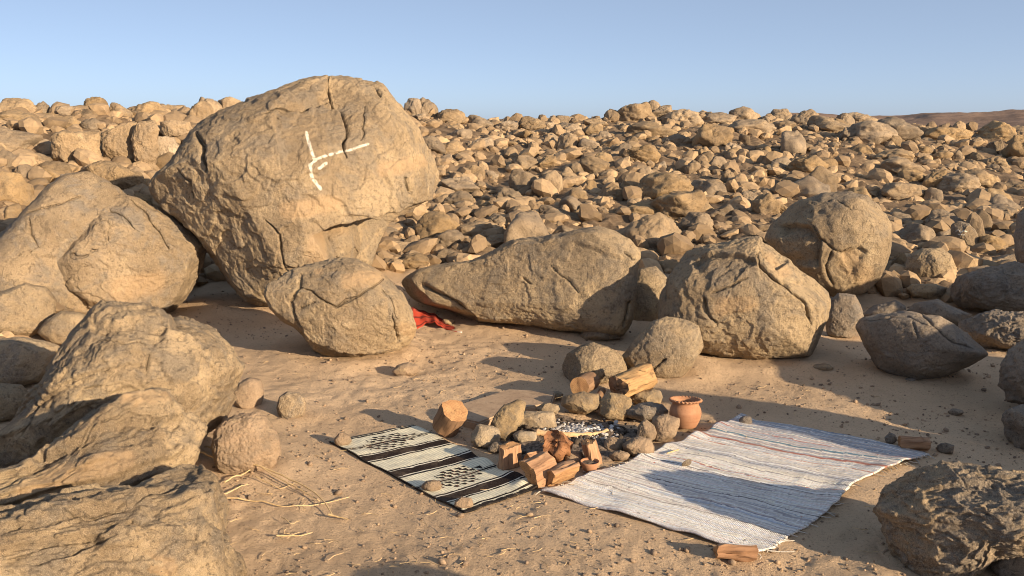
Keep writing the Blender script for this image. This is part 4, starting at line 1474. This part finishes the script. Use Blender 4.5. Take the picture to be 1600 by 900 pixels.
def clay_pot():
    g = flat_pt(1070, 671)
    root = bpy.data.objects.new("clay_pot", None)
    COL.objects.link(root)
    d = g[:2] / np.linalg.norm(g[:2])
    root.location = (g[0] + d[0] * 0.07, g[1] + d[1] * 0.07, hz(g[0], g[1]) + 0.0)
    root.rotation_euler = (math.radians(-5), math.radians(3), 0.4)
    root["label"] = "round bellied clay pot with a pinched rim beside the rag rug"
    root["category"] = "pot"
    key = [(0.0, 0.004), (0.068, 0.0), (0.078, 0.012), (0.096, 0.05), (0.107, 0.09), (0.108, 0.12), (0.101, 0.148), (0.090, 0.168), (0.087, 0.180), (0.094, 0.194),
           (0.102, 0.205), (0.096, 0.208), (0.083, 0.192), (0.079, 0.178), (0.088, 0.155), (0.096, 0.12), (0.09, 0.06), (0.06, 0.02), (0.0, 0.015)]
    s = np.linspace(0, len(key) - 1, 90)
    prof = [(float(np.interp(q, range(len(key)), [a for a, _ in key])), float(np.interp(q, range(len(key)), [b for _, b in key]))) for q in s]
    k = np.ones(5) / 5
    pr = np.array(prof)
    sm = np.stack([np.convolve(np.pad(pr[:, j], 2, mode='edge'), k, 'valid') for j in (0, 1)], 1)
    v, f = lathe(sm)
    v = v * (1 + 0.012 * noise(v * 14))[:, None]
    v[:, :2] *= 1.08
    link("body", mesh_from("body", v, f, M['clay']), parent=root)
    ring = [(0.101 + 0.0085 * math.cos(t), 0.203 + 0.008 * math.sin(t)) for t in np.linspace(0, 2 * math.pi, 11)]
    v, f = lathe(ring, 120, lambda a, i: (0.0035 * math.sin(26 * a), 0.003 * math.cos(26 * a)))
    v[:, :2] *= 1.08
    link("rim", mesh_from("rim", v, f, M['clay']), parent=root)


clay_pot()


def clay_bowl():
    g = flat_pt(922, 739)
    root = bpy.data.objects.new("clay_bowl", None)
    COL.objects.link(root)
    root.location = (g[0], g[1] + 0.03, hz(g[0], g[1]) + 0.012)
    root["label"] = "small shallow orange clay bowl of ash among the split logs"
    root["category"] = "bowl"
    prof = [(0.0, 0.0), (0.036, 0.0), (0.046, 0.012), (0.058, 0.045), (0.062, 0.062), (0.058, 0.064), (0.053, 0.055), (0.05, 0.045)]
    v, f = lathe(prof, 40)
    link("body", mesh_from("body", v, f, M['clay']), parent=root)
    prof = [(0.0, 0.052), (0.02, 0.054), (0.04, 0.05), (0.0535, 0.05)]
    v, f = lathe(prof, 30)
    v[:, 2] += 0.004 * noise(v * 90)
    link("ash_fill", mesh_from("ash_fill", v, f, M['soot']), parent=root)


clay_bowl()


# ------------------------------------------------------------------ ash bed
def ash_bed():
    c = flat_pt(882, 684)
    v, f = ico(6)
    v = v[:, :]
    x, y = v[:, 0] * 0.56 * (1 + 0.18 * noise(v * 2.5)), v[:, 1] * 0.46 * (1 + 0.18 * noise(v * 2.5 + 7))
    wx, wy = c[0] + x, c[1] + y
    z = ground_height(wx, wy) - c[2]
    edge = np.clip(v[:, 2], 0, 1)
    top = 0.035 * smooth(edge, 0, 0.35) + 0.018 * fbm(P3(wx * 16, wy * 16, 0), 3) * edge - 0.012 * (1 - edge)
    z = z + np.where(v[:, 2] > 0, top, -0.08)
    me = mesh_from("ash_bed", np.stack([x, y, z], 1), f, M['soot'])
    link("soot_bed", me, "sooty trodden ground of the fire pit inside the stone ring", "ash", kind="stuff", loc=c)
    a = flat_pt(905, 676)
    v, f = ico(5)
    x, y = v[:, 0] * 0.21 * (1 + 0.25 * noise(v * 3)), v[:, 1] * 0.15 * (1 + 0.25 * noise(v * 3 + 5))
    z = ground_height(a[0] + x, a[1] + y) - a[2] + np.where(v[:, 2] > 0, 0.03 + 0.022 * v[:, 2] + 0.010 * fbm(P3(x * 30, y * 30), 3), -0.03)
    link("ash_heap", mesh_from("ash_heap", np.stack([x, y, z], 1), f, M['ash']), "pale grey powder ash heaped in the fire pit", "ash", kind="stuff", loc=a)
    rs = np.random.RandomState(31)
    pts, sz = [], []
    a = flat_pt(905, 676)
    for i in range(520):
        pts.append((a[0] + rs.normal() * 0.115, a[1] + rs.normal() * 0.085))
        sz.append(rs.uniform(0.012, 0.04))
    scatter("white_ash", "white ash and burnt flakes heaped in the fire pit", pts, np.array(sz), 1, 8, 33, "ash", tones=((0.70, 0.69, 0.68), (0.22, 0.21, 0.21)),
            height=lambda x, y: ground_height(x, y) + 0.035)
    pts, sz = [], []
    for i in range(420):
        pts.append((a[0] + rs.normal() * 0.20 - 0.03, a[1] + rs.normal() * 0.13 - 0.02))
        sz.append(rs.uniform(0.01, 0.045))
    scatter("charcoal_bits", "charcoal crumbs strewn through the fire pit", pts, np.array(sz), 1, 8, 34, "charcoal", tones=((0.03, 0.028, 0.026), (0.09, 0.07, 0.055)),
            height=lambda x, y: ground_height(x, y) + 0.03)


ash_bed()


# ------------------------------------------------------------------ rugs
def rug(name, label, quad, nu, nv, color, height, mat, thick, edge=None):
    A, B, C, D = [np.array(q[:2]) for q in quad]      # u: A->B, v: A->D
    u, v = np.meshgrid(np.linspace(0, 1, nu + 1), np.linspace(0, 1, nv + 1))
    u, v = u.ravel(), v.ravel()
    uu, vv = (u, v) if edge is None else edge(u, v)
    xy = (A[None] * ((1 - uu) * (1 - vv))[:, None] + B[None] * (uu * (1 - vv))[:, None] + C[None] * (uu * vv)[:, None] + D[None] * ((1 - uu) * vv)[:, None])
    z = ground_height(xy[:, 0], xy[:, 1]) + 0.014 + height(u, v)
    i = np.arange(nv)[:, None] * (nu + 1)
    j = np.arange(nu)[None]
    f = np.stack([i + j, i + j + 1, i + nu + 2 + j, i + nu + 1 + j], -1).reshape(-1, 4)
    c = xy.mean(0)
    cz = hz(c[0], c[1])
    V = np.stack([xy[:, 0] - c[0], xy[:, 1] - c[1], z - cz], 1)
    a, b, q = V[f[0][0]], V[f[0][1]], V[f[0][2]]
    if np.cross(b - a, q - a)[2] < 0:
        f = f[:, ::-1]
    fu = (np.arange(nu) + 0.5)[None].repeat(nv, 0).ravel() / nu
    fv = (np.arange(nv) + 0.5)[:, None].repeat(nu, 1).ravel() / nv
    col = color(fu, fv)
    col = np.concatenate([col, np.ones((len(col), 1))], 1)
    me = mesh_from(name, V, f, mat, attrs={'tint': ('FACE', 'FLOAT_COLOR', col), 'weave': ('POINT', 'FLOAT_VECTOR', np.stack([u, v, 0 * u], 1))})
    o = link(name, me, label, "rug", loc=(c[0], c[1], cz))
    so = o.modifiers.new("thickness", 'SOLIDIFY')
    so.thickness = thick
    so.offset = -1
    return o, (A, B, C, D)


def striped_color(u, v):
    w = v + 0.0025 * noise(P3(u * 9, v * 60, 1.0))
    col = np.tile(np.array([0.86, 0.81, 0.62]), (len(u), 1))
    rib = (np.floor(u * 60 + 0.4 * noise(P3(u * 30, v * 6, 3.0))) % 2)
    col = col * (1 - 0.20 * rib)[:, None]
    col = col * (1 + 0.10 * noise(P3(u * 4, v * 5, 7.0)))[:, None]
    black = np.array([0.014, 0.012, 0.012])
    brown = np.array([0.022, 0.014, 0.012])
    blackm = np.zeros(len(u), bool)
    for c in (0.295, 0.515, 0.845):
        d = np.abs(w - c)
        col[d < 0.030] = brown
        blackm |= (d > 0.037) & (d < 0.048)
        col[(d > 0.030) & (d < 0.037)] = (0.78, 0.74, 0.62)
    for c in (0.148, 0.690):
        d = np.abs(w - c)
        blackm |= (d < 0.006) | ((d > 0.010) & (d < 0.0145))
        for side in (-1, 1):
            for k in range(3):
                b0 = c + side * (0.018 + 0.024 * k)
                lo, hi = min(b0, b0 + side * 0.022), max(b0, b0 + side * 0.022)
                b = (v - lo) / (hi - lo)
                n = 6 - 1.4 * k
                a = (u - 0.52 + 0.05 * side) / 0.095 + (0.5 if k % 2 else 0)
                fr = a - np.floor(a)
                blackm |= (b > 0) & (b < 1) & (np.abs(a) < n / 2) & (fr > 0.05 + 0.6 * b) & (fr < 0.93)
    blackm |= (w < 0.008) | ((w > 0.014) & (w < 0.026)) | (w > 0.978) | (u < 0.012) | ((w > 0.955) & (w < 0.968))
    col[blackm] = black
    red = blackm & (noise(P3(u * 60, v * 160, 5.0)) > 0.45) & ((np.abs(v - 0.15) < 0.09) | (np.abs(v - 0.69) < 0.09)) & (np.abs(u - 0.5) < 0.3)
    col[red] = (0.30, 0.11, 0.07)
    return col


def striped_height(u, v):
    h = 0.006 * fbm(P3(u * 3, v * 7, 3.0), 3)
    h = h + 0.022 * np.exp(-((u - 1) / 0.16) ** 2) * (0.5 + 0.5 * np.sin(v * 31 + 1.0)) * smooth(v, 0.35, 0.5)
    h = h + 0.03 * np.exp(-(((u - 0.86) / 0.10) ** 2 + ((v - 0.93) / 0.035) ** 2))
    return np.maximum(h, -0.006)


def striped_edge(u, v):
    return u + 0.02 * noise(P3(v * 5, 0 * v + 2)) * np.abs(u - 0.5) * 2 + 0.05 * np.sin(v * 6) * (u > 0.5) * (u - 0.5), v + 0.008 * noise(P3(u * 5, 0 * u + 6)) * np.abs(v - 0.5) * 2


srug, sq = rug("striped_rug", "cream wool rug with black stripes and two stepped diamond motifs", STRIPE, 130, 250, striped_color, striped_height, M['rug_wool'], 0.008, striped_edge)

_row = np.random.RandomState(77)
_pal = np.array([(0.60, 0.57, 0.53), (0.64, 0.61, 0.56), (0.55, 0.53, 0.51), (0.50, 0.49, 0.49), (0.44, 0.46, 0.50), (0.58, 0.50, 0.47), (0.62, 0.58, 0.50), (0.42, 0.40, 0.41), (0.36, 0.40, 0.46), (0.50, 0.42, 0.40)])
_prob = np.array([0.22, 0.2, 0.16, 0.12, 0.06, 0.07, 0.08, 0.04, 0.03, 0.02])
ROWC = _pal[_row.choice(10, 200, p=_prob)] * _row.uniform(0.74, 1.10, (200, 1)) * 1.34
for k in range(150, 200):
    if _row.rand() < 0.5:
        ROWC[k] = _pal[_row.choice([4, 5, 8, 9, 7])]
for k, c in ((148, (0.46, 0.25, 0.21)), (149, (0.38, 0.14, 0.11)), (150, (0.36, 0.22, 0.20)), (138, (0.50, 0.27, 0.23)), (162, (0.10, 0.22, 0.30)), (163, (0.16, 0.27, 0.34)), (172, (0.40, 0.2, 0.2)), (180, (0.18, 0.25, 0.35)),
             (60, (0.22, 0.20, 0.20)), (88, (0.25, 0.24, 0.26)), (97, (0.45, 0.22, 0.19)), (30, (0.30, 0.27, 0.25)), (118, (0.28, 0.27, 0.28)), (109, (0.35, 0.33, 0.33)), (44, (0.33, 0.32, 0.36))):
    ROWC[k] = c


def rag_color(u, v):
    # v runs along A->B here (across the weft strips), u along a strip
    vv = v + 0.012 * fbm(P3(u * 3.0, v * 2.0, 4.0), 2) + 0.003 * noise(P3(u * 14, v * 30, 1.0))
    k = np.clip((vv * 200).astype(int), 0, 199)
    col = ROWC[k].copy()
    n = noise(P3(u * 40, k * 0.73, 2.0))
    n2 = noise(P3(u * 26, k * 0.91, 9.0))
    col = col * (1 + 0.30 * noise(P3(u * 90, k * 0.37, 6.0)))[:, None]
    col[n > 0.62] = (0.68, 0.66, 0.62)
    col[n < -0.66] = (0.30, 0.28, 0.28)
    pick = (k * 37) % 7
    fl = n2 > 0.70
    col[fl & (pick == 0)] = (0.38, 0.08, 0.06)
    col[fl & (pick == 1)] = (0.08, 0.13, 0.22)
    col[fl & (pick == 2)] = (0.45, 0.28, 0.16)
    col[fl & (pick == 3)] = (0.20, 0.33, 0.36)
    return np.clip(col, 0.01, 0.80)


def rag_height(u, v):
    h = 0.018 * fbm(P3(u * 2.2, v * 7, 3.0), 3) + 0.004 * ridged(P3(u * 2.5, v * 30, 5.0), 2) + 0.0025 * noise(P3(u * 40, v * 100, 8.0))
    h = h + 0.03 * np.exp(-((u - 1.0) / 0.10) ** 2) * (0.5 + 0.5 * np.sin(v * 17)) * smooth(v, 0.1, 0.3)
    h = h + 0.025 * np.exp(-((u) / 0.06) ** 2) * (0.5 + 0.5 * np.sin(v * 46)) * smooth(v, 0.3, 0.45)
    h = h + 0.02 * np.exp(-((v) / 0.05) ** 2) * (0.5 + 0.5 * np.sin(u * 19))
    return np.maximum(h, -0.004)


def rag_edge(u, v):
    uu = u - 0.07 * np.exp(-((v - 0.62) / 0.16) ** 2) * smooth(u, 0.6, 1.0) + 0.012 * noise(P3(v * 22, 0 * v)) * np.abs(u - 0.5) * 2
    vv = v + 0.012 * noise(P3(u * 8, 0 * u + 9)) * np.abs(v - 0.5) * 2
    return uu, vv


rrug, rq = rug("rag_rug", "pale faded rag rug of woven cloth strips with one red line", [RAG[0], RAG[3], RAG[2], RAG[1]], 130, 210, rag_color, rag_height, M['rug_rag'], 0.010, rag_edge)


def threads():
    """knotted thread ends along the short edges of the rag rug, one mesh"""
    rs = np.random.RandomState(3)
    vs, fs, o = [], [], 0
    base = np.array(rrug.location)
    A, D, C, B = [np.array(q[:2]) for q in (RAG[0], RAG[3], RAG[2], RAG[1])]
    for e0, e1, k in ((A, B, 46), (D, C, 46)):
        out = (e0 - (D if e0 is A else A))
        out = out / np.linalg.norm(out)
        for i in range(k):
            t = (i + rs.rand()) / k
            q = e0 + (e1 - e0) * t
            if e0 is D:
                q = q - out * 0.14 * math.exp(-((t - 0.62) / 0.16) ** 2)
            ln = rs.uniform(0.015, 0.05) * (2.0 if t < 0.06 else 1)
            al = np.array([rs.normal() * 0.6, rs.normal() * 0.6])
            pts = []
            for s in range(4):
                xy = q + (out * s / 3 + al * (s / 3) ** 2) * ln - out * 0.01
                pts.append(np.array([xy[0], xy[1], hz(xy[0], xy[1]) + 0.016 - 0.003 * s]) - base)
            v, f = tube(pts, [0.004, 0.004, 0.003, 0.002], 5)
            vs.append(v)
            fs += [tuple(dict.fromkeys(a + o for a in q2)) for q2 in f]
            o += len(v)
    me = bpy.data.meshes.new("fringe")
    me.from_pydata([tuple(q) for q in np.vstack(vs)], [], fs)
    me.materials.append(M['string'])
    f = link("fringe", me, parent=rrug, kind="stuff")


threads()


# small things lying on the rag rug
def shard():
    g = flat_pt(1073, 731)
    z = float(ground_height(np.array([g[0]]), np.array([g[1]]))[0]) + 0.02
    v, f = unit_rock(3, 900, 8, 0.0)
    link("shard", mesh_from("shard", v * np.array([0.07, 0.015, 0.075]), f, M['rock_grey'], smooth_shade=False), "small grey shard standing on the rag rug", "shard", loc=(g[0], g[1], z + 0.025))
    bpy.data.objects["shard"].rotation_euler = (0.5, 0.3, 0.5)
    sp = spline([(1040, 714), (1052, 710), (1062, 707)], [0.035] * 3, 8)
    link("twig", tube_mesh("twig", sp, [0.005] * 8, M['straw'], 6), "short dry twig lying on the rag rug", "twig")


shard()


# ------------------------------------------------------------------ red cloth
def red_cloth():
    top = [(628, 474), (645, 481), (662, 485), (680, 491), (693, 501), (706, 510), (724, 514)]
    bot = [(628, 528), (648, 517), (664, 506), (680, 502), (691, 511), (704, 518), (722, 520)]
    gnd = [(628, 520), (648, 516), (664, 513), (680, 514), (691, 516), (704, 519), (722, 521)]
    n, m = 60, 14
    s = np.linspace(0, 6, n)
    T = np.stack([np.interp(s, range(7), [q[i] for q in top]) for i in (0, 1)], 1)
    B = np.stack([np.interp(s, range(7), [q[i] for q in bot]) for i in (0, 1)], 1)
    G = np.stack([np.interp(s, range(7), [q[i] for q in gnd]) for i in (0, 1)], 1)
    V = []
    for j in range(m):
        k = j / (m - 1)
        for i in range(n):
            g = flat_pt(*G[i])
            q = B[i] * (1 - k) + T[i] * k
            d = ray(*q)
            dist = (g - EYE) @ FWD + 0.22 * k
            p = EYE + d * dist
            p = p + np.array([0, -0.02 * math.sin(k * 9 + i * 0.25), 0.006 * math.sin(i * 0.7)])
            p[2] = max(p[2], hz(p[0], p[1]) + 0.01)
            V.append(p)
    V = np.array(V)
    c = V.mean(0)
    c[2] = hz(c[0], c[1])
    f = np.array([(j * n + i, j * n + i + 1, (j + 1) * n + i + 1, (j + 1) * n + i) for j in range(m - 1) for i in range(n - 1)])
    fv = np.repeat(np.arange(m - 1), n - 1) / (m - 1)
    fu = np.tile(np.arange(n - 1), m - 1) / (n - 1)
    col = np.tile(np.array([0.36, 0.045, 0.024, 1.0]), (len(f), 1))
    st = (np.sin(fv * 16 + 0.8 * noise(P3(fu * 5, fv, 1.0))) > 0.75)
    col[st] = (0.13, 0.02, 0.015, 1)
    col[(fu > 0.93)] = (0.62, 0.55, 0.50, 1)
    me = mesh_from("red_cloth", V - c, f, M['red_cloth'], attrs={'tint': ('FACE', 'FLOAT_COLOR', col), 'weave': ('POINT', 'FLOAT_VECTOR', np.stack([np.tile(np.arange(n) / n, m), np.repeat(np.arange(m) / m, n), np.zeros(n * m)], 1))})
    o = link("red_cloth", me, "crumpled red striped cloth behind the egg shaped boulder", "cloth", loc=c)
    so = o.modifiers.new("thickness", 'SOLIDIFY')
    so.thickness = 0.012


red_cloth()

# ------------------------------------------------------------------ dry stalks
TW = [([(302, 722), (345, 740), (395, 747), (450, 762), (500, 783), (516, 800), (522, 812)], 0.011, "long arched dry palm stalk by the banded ledge"),
      ([(318, 716), (350, 728), (400, 748), (455, 768), (505, 788)], 0.009, "dry palm stalk running beside the long arched one"),
      ([(345, 786), (400, 786), (450, 795), (505, 790), (552, 778)], 0.008, "thin straight dry stalk crossing the arched stalks"),
      ([(350, 765), (380, 752), (395, 746)], 0.009, "short dry stalk leaning against the banded ledge"),
      ([(348, 782), (370, 770), (390, 766)], 0.008, "short bent dry stalk by the rock mass"),
      ([(512, 808), (530, 810), (545, 813)], 0.011, "pale broken stalk end on the sand"),
      ([(430, 840), (470, 838), (490, 832)], 0.008, "dry twig lying alone on the sand near the rock mass"),
      ([(398, 758), (440, 770), (462, 760)], 0.006, "thin curled dry stem among the palm stalks"),
      ([(440, 812), (455, 822), (470, 816)], 0.005, "thin twig below the palm stalks"),
      ([(300, 716), (330, 722), (365, 738)], 0.004, "white dry reed on the banded ledge's edge")]
for i, (pp, rr, lab) in enumerate(TW):
    mid_l = 0.10 if i < 2 else 0.03
    lf = np.interp(np.linspace(0, 1, len(pp)), [0, 0.5, 1], [0.05 if i < 2 else 0.03, mid_l * 0.6, 0.02])
    sp = spline(pp, lf)
    link("dry_stalk", tube_mesh("dry_stalk", sp, [0.62 * rr * (1 - 0.5 * k / 23) for k in range(24)], M['straw'], 7), lab, "stalk")


def straw():
    rs = np.random.RandomState(12)
    vs, fs, o = [], [], 0
    for i in range(170):
        px, py = rs.uniform(330, 1450), rs.uniform(570, 900)
        if rs.rand() < 0.4:
            px, py = rs.uniform(350, 900), rs.uniform(760, 900)
        g = flat_pt(px, py)
        a = rs.uniform(0, 6.28)
        ln = rs.uniform(0.02, 0.11)
        d = np.array([math.cos(a), math.sin(a)]) * ln
        pts = []
        for k in range(3):
            xy = g[:2] + d * (k / 2) + np.array([-d[1], d[0]]) * 0.15 * (k == 1)
            pts.append((xy[0], xy[1], hz(xy[0], xy[1]) + 0.012))
        v, f = tube(pts, [0.0022, 0.002, 0.0012], 4)
        vs.append(v)
        fs += [tuple(dict.fromkeys(q + o for q in t)) for t in f]
        o += len(v)
    me = bpy.data.meshes.new("straw")
    me.from_pydata([tuple(q) for q in np.vstack(vs)], [], fs)
    me.materials.append(M['straw_stuff'])
    link("straw", me, "bits of dry straw scattered over the sand", "straw", kind="stuff")


straw()
